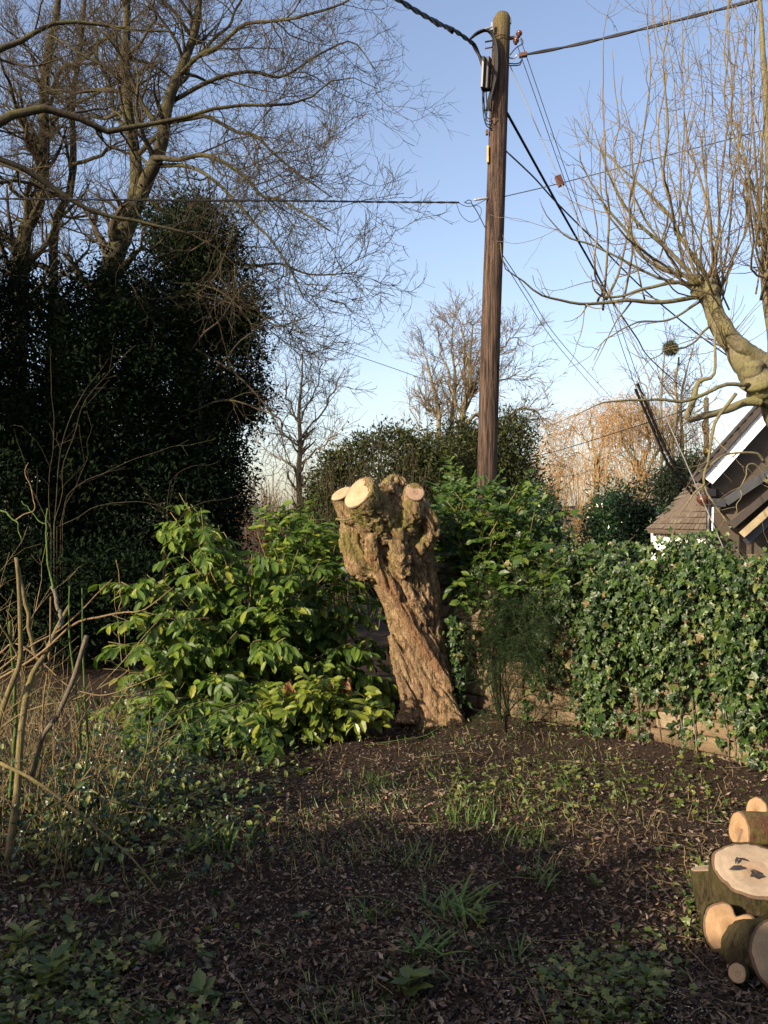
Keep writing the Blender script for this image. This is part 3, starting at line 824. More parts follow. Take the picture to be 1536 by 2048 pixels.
HD = 12.0
BK = np.array([.43, .903, 0.])                          # the cottage's ridge runs away to the right
cot = thing('cottage', P(1500, 1290, HD) * np.array([1, 1, 0]), 'cottage with steep tiled gable and white bargeboard behind the ivy wall', 'house')
def slab(name, a, b_, depth, thick, mat, parent=cot, up=None, smooth=False):
    """a board or roof slab running from a to b_, going back by depth along +y, thick along its upward normal"""
    a, b_ = np.asarray(a), np.asarray(b_)
    u = (b_ - a) / 2; v_ = BK * depth / 2; n_ = unit(np.cross(u, v_))
    n_ = n_ if n_[2] > 0 else -n_
    return obj(name, box_verts((a + b_) / 2 + v_, u, v_, n_ * thick / 2), box_faces(), M[mat], parent, smooth=smooth)
A, B = P(1416, 961, 11.6), P(1700, 645, 11.6)
s_dir = unit(B - A); s_nrm = np.array([-s_dir[2], 0, s_dir[0]]); s_nrm = s_nrm if s_nrm[2] > 0 else -s_nrm
slab('bargeboard', A, B, .035, .145, 'white_paint')
off = s_nrm * .14 + np.array([0, -.02, 0])
roof = slab('roof', A + off - s_dir * .12, B + off, 5.5, .10, 'dark_roof')
# tiles over the visible verge of the main roof
tile = make_mesh('roof_tile', *soft_box(.5, .5, .5, .08, .01), M['dark_roof'], smooth=False)
for i in range(22):
    for j in range(3):
        c = A + off + s_nrm * .062 + s_dir * (-.08 + i * .13) + BK * (.10 + j * .2)
        e1 = s_dir * .15 + s_nrm * .014
        place('roof_tile', tile, Matrix(((e1[0], .19 * BK[0], s_nrm[0] * .018, c[0]), (e1[1], .19 * BK[1], s_nrm[1] * .018, c[1]), (e1[2], 0, s_nrm[2] * .018, c[2]), (0, 0, 0, 1))), roof)
# gable wall, set back under the verge
g0 = 11.85
poly = [P(1424, 975, g0), P(1700, 668, g0), P(1700, 1330, g0), P(1424, 1330, g0)]
bk = BK * .3
obj('gable_wall', poly + [p + bk for p in poly], [np.array([[0, 1, 2, 3], [7, 6, 5, 4], [0, 4, 5, 1], [3, 2, 6, 7], [0, 3, 7, 4], [1, 5, 6, 2]])], M['taupe'], cot, smooth=False)
slab('eaves_soffit', P(1408, 985, 11.64), P(1432, 985, 11.64), .35, .10, 'black_paint_and_shade')
# lean-to roofs in front of the gable
slab('slate_roof', P(1421, 1004, 11.3), P(1452, 1006, 11.3), .5, .10, 'slate')
slab('slate_roof', P(1451, 1004, 11.3), P(1640, 878, 11.3), .5, .11, 'slate')
slab('lean_to_wall', P(1452, 1030, 11.45), P(1640, 905, 11.45), .3, .22, 'taupe')
slab('porch_roof', P(1462, 1052, 10.9), P(1640, 900, 10.9), .9, .09, 'dark_roof')
slab('porch_board', P(1483, 1070, 10.7), P(1640, 930, 10.7), .04, .085, 'pale_timber')
slab('porch_soffit', P(1490, 1085, 10.8), P(1640, 948, 10.8), .8, .09, 'black_paint_and_shade')  # shade under the porch roof put into the black of this slab
pt('downpipe', [(1418, 1000, .032), (1417, 1100, .032), (1417, 1250, .032)], 'black_paint_and_shade', cot, 6, 10, 11.3)
pt('overflow_pipe', [(1426, 1015, .012), (1425, 1062, .012)], 'white_paint', cot, 4, 8, 11.2)
pt('rain_hopper', [(1401, 989, .03), (1404, 997, .07), (1408, 1006, .05), (1413, 1012, .03)], 'porcelain', cot, 10, 12, 11.3)
# side roof falling to the left with single tiles, white wall below it
q00, q10, q11, q01 = P(1294, 1060, 12.6), P(1418, 1063, 11.5), P(1424, 958, 12.9), P(1374, 975, 13.6)
fn = unit(np.cross(q10 - q00, q01 - q00)); fn = fn if fn[1] < 0 else -fn
def bil(u, v_): return (q00 * (1 - u) + q10 * u) * (1 - v_) + (q01 * (1 - u) + q11 * u) * v_
side = obj('side_roof', [q00, q10, q11, q01] + [p - fn * .05 for p in (q00, q10, q11, q01)], box_faces(), M['clay_tile'], cot, smooth=False)
for r_ in range(9):
    for c_ in range(14):
        u0 = (c_ + (.5 if r_ % 2 else 0)) / 14; u1 = min(u0 + 1 / 14, 1)
        if u0 > .97: continue
        a_, b_, c2, d2 = bil(u0 + .003, r_ / 9), bil(u1 - .003, r_ / 9), bil(u1 - .003, (r_ + 1.12) / 9), bil(u0 + .003, (r_ + 1.12) / 9)
        lift0, lift1 = .034 + .008 * random.random(), .008
        V_ = [a_ + fn * lift0, b_ + fn * lift0, c2 + fn * lift1, d2 + fn * lift1]
        obj('roof_tile', V_ + [p - fn * .012 for p in V_], box_faces(), M['clay_tile'], side, smooth=False)
ctr = np.array([0, .15, 0])
w4 = [P(1308, 1060, 12.65), P(1418, 1063, 11.75), P(1418, 1063, 11.75), P(1308, 1060, 12.65)]
w4[2] = w4[2] * np.array([1, 1, 0]); w4[3] = w4[3] * np.array([1, 1, 0])
obj('side_wall', w4 + [p + ctr for p in w4], [np.array([[0, 1, 2, 3], [7, 6, 5, 4], [0, 4, 5, 1], [3, 2, 6, 7], [0, 3, 7, 4], [1, 5, 6, 2]])], M['white_wall'], cot, smooth=False)
# brick pier low at the right edge
pc = P(1530, 1100, 10.75)
pier = obj('brick_pier', box_verts(np.array([pc[0] + .22, 10.9, .62]), np.array([.33, 0, 0]), np.array([0, .1, 0]), np.array([0, 0, .62])), box_faces(), M['mortar'], cot, smooth=False)
bm_ = make_mesh('brick', *soft_box(.105, .05, .032, .006, .001), M['brick'], smooth=False)
for r_ in range(9):
    for c_ in range(4):
        x_ = pc[0] - .11 + .0 + c_ * .225 + (.0 if r_ % 2 else -.1)
        if x_ - .105 < pc[0] - .14 or x_ > pc[0] + .5: continue
        place('brick', bm_, Matrix.Translation((x_ + .03, 10.8, 1.205 - r_ * .075)), pier)

# ------------------------------------------------------------------ far house with a chimney
fh = thing('far_house', P(1125, 1075, 50) * np.array([1, 1, 0]), 'far house with brown roof and pale stone chimney among willows', 'house')
M['far_roof'] = plain('far_roof', (.12, .085, .06), .9); M['pale_stone'] = plain('pale_stone', (.46, .37, .22), .9)
a_, b_ = P(1090, 1014, 50), P(1190, 1010, 50)
V_ = [a_, b_, P(1200, 1055, 47), P(1078, 1058, 47), P(1078, 1058, 53), P(1200, 1055, 53)]
obj('roof', V_, [np.array([[3, 2, 1, 0], [0, 1, 5, 4]]), np.array([[3, 0, 4], [2, 5, 1]])], M['far_roof'], fh, smooth=False)
lo = P(1084, 1056, 47.3); hi = P(1194, 1056, 47.3)
obj('wall', box_verts(np.array([(lo[0] + hi[0]) / 2, 49.9, .6]), np.array([(hi[0] - lo[0]) / 2, 0, 0]), np.array([0, 2.5, 0]), np.array([0, 0, .82])), box_faces(), M['pale_stone'], fh, smooth=False)
ch = pbox('chimney_stack', 1137 - 25.5, 1000, 10, 26, .35, 49.5, 'pale_stone', fh)
pbox('chimney_cap', 1111.5, 987, 12, 3, .42, 49.5, 'pale_stone', fh)
pt('chimney_pot', [(1112, 988, .10), (1112, 982, .11), (1112, 978, .09), (1112, 974, .11)], 'pale_stone', fh, 8, 10, 49.5)

# ------------------------------------------------------------------ sawn logs at the right
m, nt, b, o = new_mat('log_bark')
v = coords(nt, (1, 1, .3)); f1 = noise_tex(nt, v, 52, 8, .75, .5); f2 = noise_tex(nt, coords(nt), 6, 6, .7)
col = ramp(nt, f1, [(.36, (.035, .026, .016)), (.5, (.11, .085, .045)), (.72, (.24, .19, .11))])
col = mix(nt, ramp(nt, f2, [(.42, 0.), (.62, .7)]), col, (.17, .155, .05))
nt.links.new(col, b.inputs['Base Color']); b.inputs['Roughness'].default_value = .95; b.inputs['Specular IOR Level'].default_value = .15
bump(nt, b, f1, 1., .05)
M['log_bark'] = m
M['red_bark'] = bark_mat('red_bark', (.07, .03, .018), (.20, .09, .05), (.18, .17, .05), 2, .5)

def log(label, c, n, r, length, face='cut_log', bark='log_bark', squash=1., seed=0, wob=.07, notch=None, flare=1.0):
    a, b_, n = basis(n)
    c = np.asarray(c, float)
    base = c - n * length / 2; base = np.array([base[0], base[1], max(0, base[2] - r)])
    t = thing('sawn_log', base, label, 'log', 'sawn logs in the pile')
    d_, prof = cut_disc('cut_face', c + n * .003, n, r * .985, M[face], t, squash, seed, wob, notch)
    K, S = 56, 20
    th = np.linspace(0, 2 * np.pi, K, endpoint=False); V = []
    for s in range(S + 1):
        q = s / S
        rr_ = r * (1 + (flare - 1) * q) * prof * (1 + (.05 * fbm(np.c_[np.cos(th) * 3, np.sin(th) * 3, np.full(K, q * 2.5 + seed * 3)], 3, seed + 3) + .05 * np.abs(fbm(np.c_[np.cos(th) * 9, np.sin(th) * 9, np.full(K, q * 1.2 + seed * 3)], 2, seed + 5))) * (min(1, .3 + q * 8)))
        V += list(c[None] - n[None] * length * q + (a[None] * np.cos(th)[:, None] + b_[None] * np.sin(th)[:, None] * squash) * rr_[:, None])
    Fq = [[s * K + j, (s + 1) * K + j, (s + 1) * K + (j + 1) % K, s * K + (j + 1) % K] for s in range(S) for j in range(K)]
    obj('bark', V, np.array(Fq), M[bark], t)
    cut_disc('cut_face', c - n * (length + .003), -n, r * flare * .985, M[face], t, squash, seed + 9, wob * .5)
    return t
log('thick short log standing upright with a broad pale sawn top and dead leaves on it', P(1505, 1742, 3.52), (-.05, -.36, .93), .162, .24, 'cut_log', seed=3, wob=.10, flare=.95)
log('narrow mossy yellow green log leaning against the thick upright log', P(1411, 1737, 3.66), (-.12, .22, .96), .062, .20, 'cut_log', seed=5, wob=.1)
log('lying log with tan notched sawn end under the thick upright log', P(1462, 1858, 3.33), (-.28, -.86, .42), .098, .30, 'cut_log_tan', seed=7, wob=.08, notch=(1.15, .45, .35))
log('large log cut off by the frame with a bright cream sawn end', P(1566, 1912, 3.12), (.16, -.88, .44), .128, .20, 'cut_fresh', seed=8, wob=.04)
log('thin branch log with small oval sawn end beside the large cream log', P(1475, 1946, 3.05), (-.45, -.82, .36), .031, .22, 'cut_fresh', seed=9, squash=1.1)
log('mossy green log lying crosswise behind the upright one', P(1478, 1660, 4.15), (-.93, -.18, .1), .085, .5, 'cut_log_tan', 'red_bark', seed=10, wob=.1)
log('rounded mossy log end topmost at the back of the pile', P(1512, 1622, 4.3), (-.85, -.45, .2), .065, .4, 'cut_log_tan', 'log_bark', seed=11, wob=.1)
t = obj('wood_splinter', box_verts(P(1477, 1680, 3.75), np.array([.006, 0, .0]), np.array([0, .004, 0]), np.array([.012, 0, .045])), box_faces(), M['cut_log'], None, smooth=False)
tag(t, 'pale upright wood splinter sticking up behind the thick log', 'splinter')
for k, (x_, y_, an, lab) in enumerate(((1456, 1744, .15, 'small dark dead leaf nearest the rim on the thick log top'), (1497, 1727, 3.0, 'curled dark dead leaf near the far rim of the thick log top'), (1519, 1760, 2.0, 'largest dark dead leaf lying on the thick log top'), (1470, 1733, 1.1, 'slender dark dead leaf on the thick log top'))):
    n_ = unit(np.array([-.05, -.36, .93])); c = P(1505, 1742, 3.52); ray = P(x_, y_, 1.) - np.array([0, 0, CH]); o_ = np.array([0, 0, CH])
    p = o_ + ray * (np.dot(c - o_, n_) / np.dot(ray, n_)) + n_ * .012
    a, b_, _ = basis(n_)
    me = make_mesh('dead_leaf', (WILLOW[0] * np.array([1.6, 1, 3.]) if k != 2 else IVY[0] * np.array([.9, 1, 2.])), (WILLOW if k != 2 else IVY)[1], M['dead_leaf'], smooth=False)
    tag(place('dead_leaf', me, leaf_matrix(p, a * math.cos(an) + b_ * math.sin(an), n_, (.07, .045, .062, .045)[k])), lab, 'leaf', 'dead leaves on the log')

# ------------------------------------------------------------------ bare trees
def px_of(p):
    return np.stack([CX + p[..., 0] / p[..., 1] * F, HY - (p[..., 2] - CH) / p[..., 1] * F], -1)

def gset(lst, n, wob=.0):
    a, b_ = zip(*[guide(r, n, None, wob) for r in lst])
    return np.stack(a), np.stack(b_)

def dd(rows, d0, r0, r1, d1=None):
    """px polyline with depth and radius running linearly along it"""
    d1 = d0 if d1 is None else d1
    k = len(rows) - 1
    return [(x, y, d0 + (d1 - d0) * i / k, r0 + (r1 - r0) * i / k) for i, (x, y) in enumerate(rows)]

def bare_tree(name, label, base, trunks, limbs, spec, mt='bark_mossy', mtw='twig_brown', group=None, wob=.05, from_trunks=True):
    wob = wob * 1.5
    base = np.array(base); base[2] = max(base[2], 0) if base[2] > -1 else 0
    t = thing(name, base, label, 'tree', group)
    src_p, src_r = [], []
    for r in trunks:
        p, q = guide(r, 24, None, wob)
        Tubes().add(p, q, 12).build('trunk' if r is trunks[0] else 'stem', M[mt], t); src_p.append(p); src_r.append(q)
    for r in limbs:
        p, q = guide(r, 24, None, wob)
        Tubes().add(p, q, 9).build('limb', M[mt], t); src_p.append(p); src_r.append(q)
    k = 0 if from_trunks else len(trunks)
    p, q = np.stack(src_p[k:]), np.stack(src_r[k:])
    crown = Tubes()
    for lv, sp in enumerate(spec):
        sp = dict(sp); s = sp.pop('sides', 3)
        p, q = spawn(p, q, **sp)
        crown.add(p, q, s)
    crown.build('crown', M[mtw], t)
    return t

tw_spec = lambda rm=.004, k=1.: [
    dict(per=2.1 * k, perm=True, absl=True, ln=(.9, 2.3), ang=(30, 70), n=8, wig=.16, trop=(-.02, .06), rr=.55, lp=.35, t=(.18, 1), rmin=rm * 1.6, sides=5),
    dict(per=3.6 * k, perm=True, absl=True, ln=(.5, 1.1), ang=(30, 65), n=6, wig=.18, trop=.05, rr=.6, lp=.3, t=(.1, 1), rmin=rm * 1.2, sides=4),
    dict(per=5.0 * k, perm=True, absl=True, ln=(.22, .6), ang=(28, 62), n=5, wig=.2, trop=.07, rr=.65, lp=.2, t=(.1, 1), rmin=rm, sides=3),
    dict(per=5.6 * k, perm=True, absl=True, ln=(.10, .30), ang=(25, 60), n=3, wig=.2, trop=.1, rr=.7, lp=0, t=(.15, 1), rmin=rm * .8, sides=3)]

d = 15.
bare_tree('bare_tree', 'tall bare tree forking into two stems above the dark evergreens', P(170, 1330, d),
    [[(170, 1300, d, .28), (190, 900, d, .25), (205, 640, d, .21), (230, 510, d, .18), (262, 425, d, .16)],
     [(262, 428, d, .13), (269, 385, d, .115), (268, 330, d, .10), (258, 260, d, .09), (255, 180, d, .08), (252, 90, d, .07), (250, -20, d, .055), (258, -180, d, .03)],
     [(262, 428, d, .145), (290, 375, d, .125), (312, 320, d - .3, .11), (335, 235, d - .4, .095), (352, 170, d - .4, .085), (375, 100, d - .4, .07), (400, 0, d - .4, .055), (425, -140, d, .03)]],
    [dd([(312, 322), (360, 313), (420, 312), (480, 345), (530, 390), (590, 420), (660, 452)], d - .3, .045, .012, d - 2),
     dd([(300, 345), (345, 330), (400, 345), (465, 395), (520, 450), (560, 520), (600, 600)], d, .04, .01, d - 2.5),
     dd([(334, 240), (400, 235), (470, 262), (540, 300), (600, 350), (660, 390)], d - .4, .04, .01, d - 1),
     dd([(345, 200), (420, 165), (500, 142), (565, 150), (640, 105), (700, 90), (750, 150)], d - .4, .04, .008, d + 1),
     dd([(360, 145), (430, 95), (515, 45), (600, 30), (680, 10), (735, -30)], d - .4, .04, .01, d - 2),
     dd([(350, 180), (390, 120), (450, 60), (500, -40)], d, .04, .02, d + 2),
     dd([(285, 385), (350, 455), (420, 500), (500, 532), (560, 530), (630, 555), (720, 548)], d, .04, .008, d - 2),
     dd([(270, 430), (330, 520), (400, 545), (470, 590), (540, 640), (620, 640)], d - .2, .03, .006, d - 3),
     dd([(262, 290), (225, 205), (200, 115), (185, 10)], d, .04, .02, d + 1.5),
     dd([(255, 220), (210, 232), (140, 205), (60, 150)], d, .035, .012, d + 1),
     dd([(254, 120), (300, 60), (320, -40)], d, .03, .015, d - 1)],
    tw_spec(.0042, 1.28), group='bare trees above the evergreens')
d = 17.5
bare_tree('bare_tree', 'slim bare tree at the left edge rising behind the dark yew', P(35, 1330, d),
    [[(30, 1290, d, .17), (40, 520, d, .145), (68, 420, d, .13), (88, 320, d, .11), (92, 200, d, .095), (95, 100, d, .08), (112, 0, d, .06), (125, -160, d, .03)],
     [(98, 1200, d + .5, .11), (106, 510, d + .5, .09), (138, 400, d + .5, .08), (152, 320, d + .5, .07), (150, 200, d + .5, .055), (165, 100, d, .045), (172, -60, d, .035)]],
    [dd([(88, 320), (50, 260), (20, 180), (0, 120)], d, .05, .02, d - 2), dd([(92, 200), (140, 130), (210, 80), (280, 20)], d, .05, .015, d - 2),
     dd([(90, 240), (150, 215), (230, 160), (300, 140)], d, .04, .012, d - 3), dd([(150, 330), (210, 300), (280, 310), (340, 370)], d, .04, .012, d - 2),
     dd([(70, 420), (20, 380), (-40, 300)], d, .05, .02, d - 1)],
    tw_spec(.0045, 1.4), group='bare trees above the evergreens')
d = 9.5
bare_tree('overhanging_tree', 'mossy limbs reaching in from a tree beyond the left edge', np.array([-6.6, 9.5, 0]),
    [[(-520, 1340, d, .34), (-500, 800, d, .3), (-480, 300, d, .26), (-440, 100, d, .2)]],
    [dd([(-470, 420), (-200, 310), (-60, 272), (0, 240), (50, 211), (90, 205), (135, 219), (180, 240), (212, 252), (280, 238), (340, 231), (430, 215), (560, 214), (625, 200), (690, 160), (765, 190)], d, .066, .004, d + 1.5),
     dd([(-480, 500), (-200, 330), (-60, 300), (0, 318), (60, 340), (130, 385), (200, 425), (270, 442), (350, 468), (430, 500), (500, 560)], d, .056, .004, d + 1.5),
     dd([(-460, 300), (-200, 170), (-50, 118), (0, 95), (40, 82), (110, 44), (165, 40), (260, 48), (345, 52), (420, 80)], d, .05, .004, d + 1),
     dd([(-480, 600), (-150, 420), (0, 365), (70, 375), (120, 395), (180, 480), (260, 520)], d, .032, .004, d + 2)],
    [dict(per=1.5, perm=True, absl=True, ln=(.6, 1.5), ang=(30, 70), n=8, wig=.16, trop=(0, .06), rr=.5, lp=.3, t=(.4, 1), rmin=.005, sides=5)] + [dict(q, rmin=q['rmin'] * .75) for q in tw_spec(.0036, 1.15)[1:]],
    group='bare trees above the evergreens', from_trunks=False)

d = 22.
bare_tree('bare_tree', 'small pale bare tree between the dark evergreens and the rounded hedge', P(598, 1180, d),
    [[(596, 1180, d, .085), (597, 980, d, .07), (599, 900, d, .06), (600, 830, d, .045), (602, 770, d, .03), (606, 700, d, .012)]],
    [dd([(599, 880), (640, 830), (675, 770), (688, 740)], d, .03, .01), dd([(599, 900), (560, 850), (535, 800), (520, 730)], d, .03, .01), dd([(600, 840), (630, 780), (645, 720)], d, .026, .009), dd([(600, 850), (575, 790), (568, 730)], d, .026, .009),
     dd([(598, 930), (645, 890), (685, 860)], d, .026, .009, d - 1), dd([(598, 940), (550, 910), (520, 900)], d, .026, .009, d + 1)],
    [dict(per=5.0, perm=True, absl=True, ln=(.4, .9), ang=(30, 60), n=6, wig=.16, trop=.08, rr=.6, lp=.3, rmin=.008, sides=4), dict(per=7, perm=True, absl=True, ln=(.25, .6), ang=(25, 55), n=5, wig=.2, trop=.06, rr=.6, lp=.2, rmin=.006), dict(per=7, perm=True, absl=True, ln=(.15, .35), ang=(25, 55), n=4, wig=.2, trop=.04, rr=.6, lp=.1, rmin=.005)],
    'bark_far', 'twig_far')

d = 45.
bare_tree('beech_tree', 'big many-stemmed bare beech with fan shaped crown behind the pole', P(905, 1090, d),
    [[(905, 1090, d, .24), (910, 960, d, .21), (918, 880, d, .18), (930, 800, d, .14), (938, 740, d, .10), (945, 690, d, .07), (950, 640, d, .03)]],
    [dd([(872, 1080), (874, 880), (876, 820), (868, 770), (855, 730), (840, 710)], d, 0.150, 0.025), dd([(890, 1080), (902, 870), (905, 820), (912, 760), (905, 700), (900, 650)], d + 1, 0.140, 0.025),
     dd([(930, 800), (955, 750), (985, 700), (1005, 660)], d, 0.100, 0.025), dd([(925, 830), (900, 760), (880, 700), (870, 670)], d, 0.080, 0.020), dd([(935, 770), (930, 700), (925, 640)], d, 0.080, 0.020),
     dd([(920, 870), (965, 810), (1010, 760), (1040, 740)], d, 0.090, 0.020), dd([(918, 890), (985, 850), (1040, 820), (1080, 830), (1105, 860)], d, 0.080, 0.020), dd([(876, 840), (845, 800), (820, 790)], d, 0.070, 0.020),
     dd([(985, 700), (1020, 680), (1045, 690)], d, 0.050, 0.015), dd([(873, 890), (840, 850), (812, 820)], d, 0.060, 0.015), dd([(1000, 845), (1040, 870), (1075, 900)], d, 0.045, 0.015)],
    [dict(per=2.3, perm=True, absl=True, ln=(.9, 2.4), ang=(25, 55), n=7, wig=.12, trop=.05, rr=.5, lp=.35, t=(.25, 1), rmin=.02, sides=4), dict(per=4.2, perm=True, absl=True, ln=(.6, 1.5), ang=(25, 50), n=6, wig=.16, trop=.03, rr=.6, lp=.2, rmin=.013), dict(per=4.4, perm=True, absl=True, ln=(.35, .8), ang=(22, 50), n=4, wig=.2, trop=.02, rr=.6, lp=.1, rmin=.0115)],
    'bark_far', 'twig_far', wob=.15)

d = 31.
t = bare_tree('bare_tree', 'distant upright bare tree carrying a dark mistletoe ball', P(1345, 1080, d),
    [[(1340, 1090, d, .11), (1345, 960, d, .095), (1348, 850, d, .07), (1352, 780, d, .045), (1350, 710, d, .03)]],
    [dd([(1325, 1080), (1326, 900), (1327, 800), (1328, 740), (1330, 680)], d, 0.072, 0.015), dd([(1365, 1080), (1366, 880), (1367, 800), (1375, 740), (1385, 690)], d + 1, 0.077, 0.015), dd([(1350, 850), (1385, 790), (1410, 740)], d, 0.050, 0.015), dd([(1326, 860), (1300, 810), (1285, 760)], d, 0.044, 0.015), dd([(1345, 900), (1310, 860), (1270, 830)], d, 0.039, 0.010), dd([(1366, 850), (1400, 820), (1440, 800)], d, 0.039, 0.010)],
    [dict(per=3.0, perm=True, absl=True, ln=(.7, 1.6), ang=(25, 50), n=6, wig=.15, trop=.06, rr=.5, lp=.35, t=(.3, 1), rmin=.012, sides=4), dict(per=4.6, perm=True, absl=True, ln=(.4, .9), ang=(25, 50), n=5, wig=.2, trop=.04, rr=.6, rmin=.008), dict(per=4.2, perm=True, absl=True, ln=(.25, .5), ang=(25, 50), n=4, wig=.2, rr=.6, rmin=.008)],
    'bark_far', 'twig_far', wob=.1)
mc = P(1341, 697, 30.5)
mis = thing('mistletoe_ball', mc, 'round dark mistletoe ball high in the distant bare tree', 'mistletoe')
p0 = mc + rng.normal(size=(260, 3)) * .04
dr = unit(rng.normal(size=(260, 3))); Lm = .27 * (1 + .25 * noise(dr * 2, 4))
paths = np.stack([p0 + dr * (Lm * k / 4)[:, None] + rng.normal(size=(260, 3)) * .02 * k / 4 for k in range(5)], 1)
Tubes().add(paths, np.full((260, 5), .006), 3).build('twigs', M['hedge_twig'], mis)
pp = (mc + unit(rng.normal(size=(1500, 3))) * (rng.random((1500, 1)) ** .4) * .27)
leaves('foliage', DIAMOND, pp, rng.normal(size=pp.shape), rng.normal(size=pp.shape), rng.uniform(.04, .07, 1500), M['evergreen_far'], mis)

# weeping willows
def weeping(label, base, trunks, limbs, n1=2.4, seed=0):
    t = thing('weeping_willow', base, label, 'tree', 'weeping willows')
    p, q = gset(trunks + limbs, 20, .1)
    for i in range(len(trunks)): Tubes().add(p[i], q[i], 9).build('trunk', M['bark_far'], t)
    for i in range(len(trunks), len(p)): Tubes().add(p[i], q[i], 7).build('limb', M['bark_far'], t)
    c = Tubes()
    p1, q1 = spawn(p, q, n1, perm=True, absl=True, ln=(.8, 2.0), ang=(25, 65), n=7, wig=.15, trop=(.12, -.1), rr=.5, lp=.3, t=(.35, 1), rmin=.013); c.add(p1, q1, 4)
    p2, q2 = spawn(p1, q1, 4.2, perm=True, absl=True, ln=(.5, 1.1), ang=(25, 60), n=6, wig=.15, trop=(.1, -.15), rr=.6, lp=.2, rmin=.008); c.add(p2, q2, 3)
    p3, q3 = spawn(np.concatenate([p2]), np.concatenate([q2]), 4.4, perm=True, absl=True, ln=(.6, 2.1), ang=(30, 80), n=7, wig=.06, trop=(-.15, -.9), rr=.6, lp=.1, rmin=.0095); c.add(p3, q3, 3)
    c.build('crown', M['willow_twig'], t)
d = 36.
weeping('smaller orange weeping willow with forked trunk behind the red brown pole', P(1192, 1100, d),
    [[(1192, 1100, d, 0.110), (1192, 960, d, 0.094), (1193, 930, d, 0.083)]],
    [dd([(1193, 935), (1185, 890), (1182, 850), (1180, 815)], d, 0.066, 0.015), dd([(1193, 935), (1205, 890), (1215, 850), (1222, 830)], d, 0.061, 0.015), dd([(1186, 900), (1160, 870), (1145, 860)], d, 0.039, 0.010), dd([(1190, 930), (1150, 905), (1120, 925)], d, 0.028, 0.010), dd([(1205, 900), (1235, 880), (1250, 880)], d, 0.033, 0.010)], 3.4)
d = 33.
weeping('larger orange weeping willow with hanging twig curtains beside the cottage', P(1295, 1100, d),
    [[(1290, 1100, d, 0.165), (1285, 970, d, 0.138), (1270, 920, d, 0.110)]],
    [dd([(1275, 930), (1245, 880), (1235, 840), (1240, 810)], d, 0.077, 0.015), dd([(1280, 950), (1300, 890), (1290, 840), (1285, 815)], d, 0.077, 0.015), dd([(1285, 960), (1320, 890), (1335, 850)], d, 0.072, 0.015), dd([(1270, 930), (1240, 910), (1215, 900)], d, 0.044, 0.010), dd([(1290, 970), (1340, 920), (1355, 880)], d, 0.055, 0.015), dd([(1275, 940), (1262, 880), (1262, 830)], d, 0.055, 0.015)], 3.6)
d = 48.
weeping('far hazy brown willow standing above the chimney house', P(1120, 1090, d),
    [[(1115, 1100, d, 0.165), (1116, 1000, d, 0.121), (1118, 950, d, 0.083)]],
    [dd([(1116, 980), (1100, 940), (1095, 920)], d, 0.055, 0.015), dd([(1117, 960), (1125, 930), (1128, 910)], d, 0.055, 0.015), dd([(1117, 985), (1150, 950), (1165, 935)], d, 0.055, 0.015), dd([(1117, 990), (1080, 965), (1068, 950)], d, 0.044, 0.015)], 2.6)

# ------------------------------------------------------------------ pollard tree at the right edge
d = 8.8
pol = thing('pollard_tree', np.array([P(1625, 1300, d)[0], d, 0]), 'pollarded lime with smooth mossy limbs and many long upright bare shoots', 'tree')
LIMBS = [
    [(1625, 1420, d, .30), (1615, 1150, d, .27), (1608, 980, d, .25), (1596, 880, d, .24), (1572, 800, d, .25), (1556, 745, d, .20)],
    [(1545, 790, d, .17), (1505, 745, d - .1, .13), (1468, 700, d - .1, .09), (1440, 660, d - .1, .078), (1420, 610, d - .1, .072), (1405, 578, d - .1, .07), (1396, 560, d - .1, .05)],
    [(1560, 750, d - .1, .12), (1515, 715, d - .15, .085), (1475, 685, d - .2, .07), (1440, 630, d - .2, .06), (1425, 590, d - .2, .06), (1420, 560, d - .2, .045)],
    [(1560, 760, d + .1, .13), (1552, 690, d + .1, .075), (1540, 620, d + .1, .06), (1530, 540, d + .1, .05), (1532, 450, d + .1, .038), (1536, 330, d, .03), (1530, 180, d, .03), (1520, 20, d, .02), (1515, -120, d, .012)],
    [(1550, 800, d - .1, .07), (1500, 803, d - .15, .045), (1450, 820, d - .2, .036), (1400, 834, d - .25, .031), (1376, 838, d - .25, .03), (1386, 800, d - .3, .027), (1398, 765, d - .3, .022), (1426, 750, d - .3, .016), (1430, 690, d - .3, .011), (1432, 640, d - .3, .007)],
]
for i, r in enumerate(LIMBS):
    p, q = guide(r, 36, None, .012)
    Tubes().add(p, q * (1 + .10 * noise(np.c_[np.arange(36) * .8, np.full(36, i * 9.), np.zeros(36)], 3)), 14).build('trunk' if i == 0 else 'limb', M['bark_pollard'], pol)
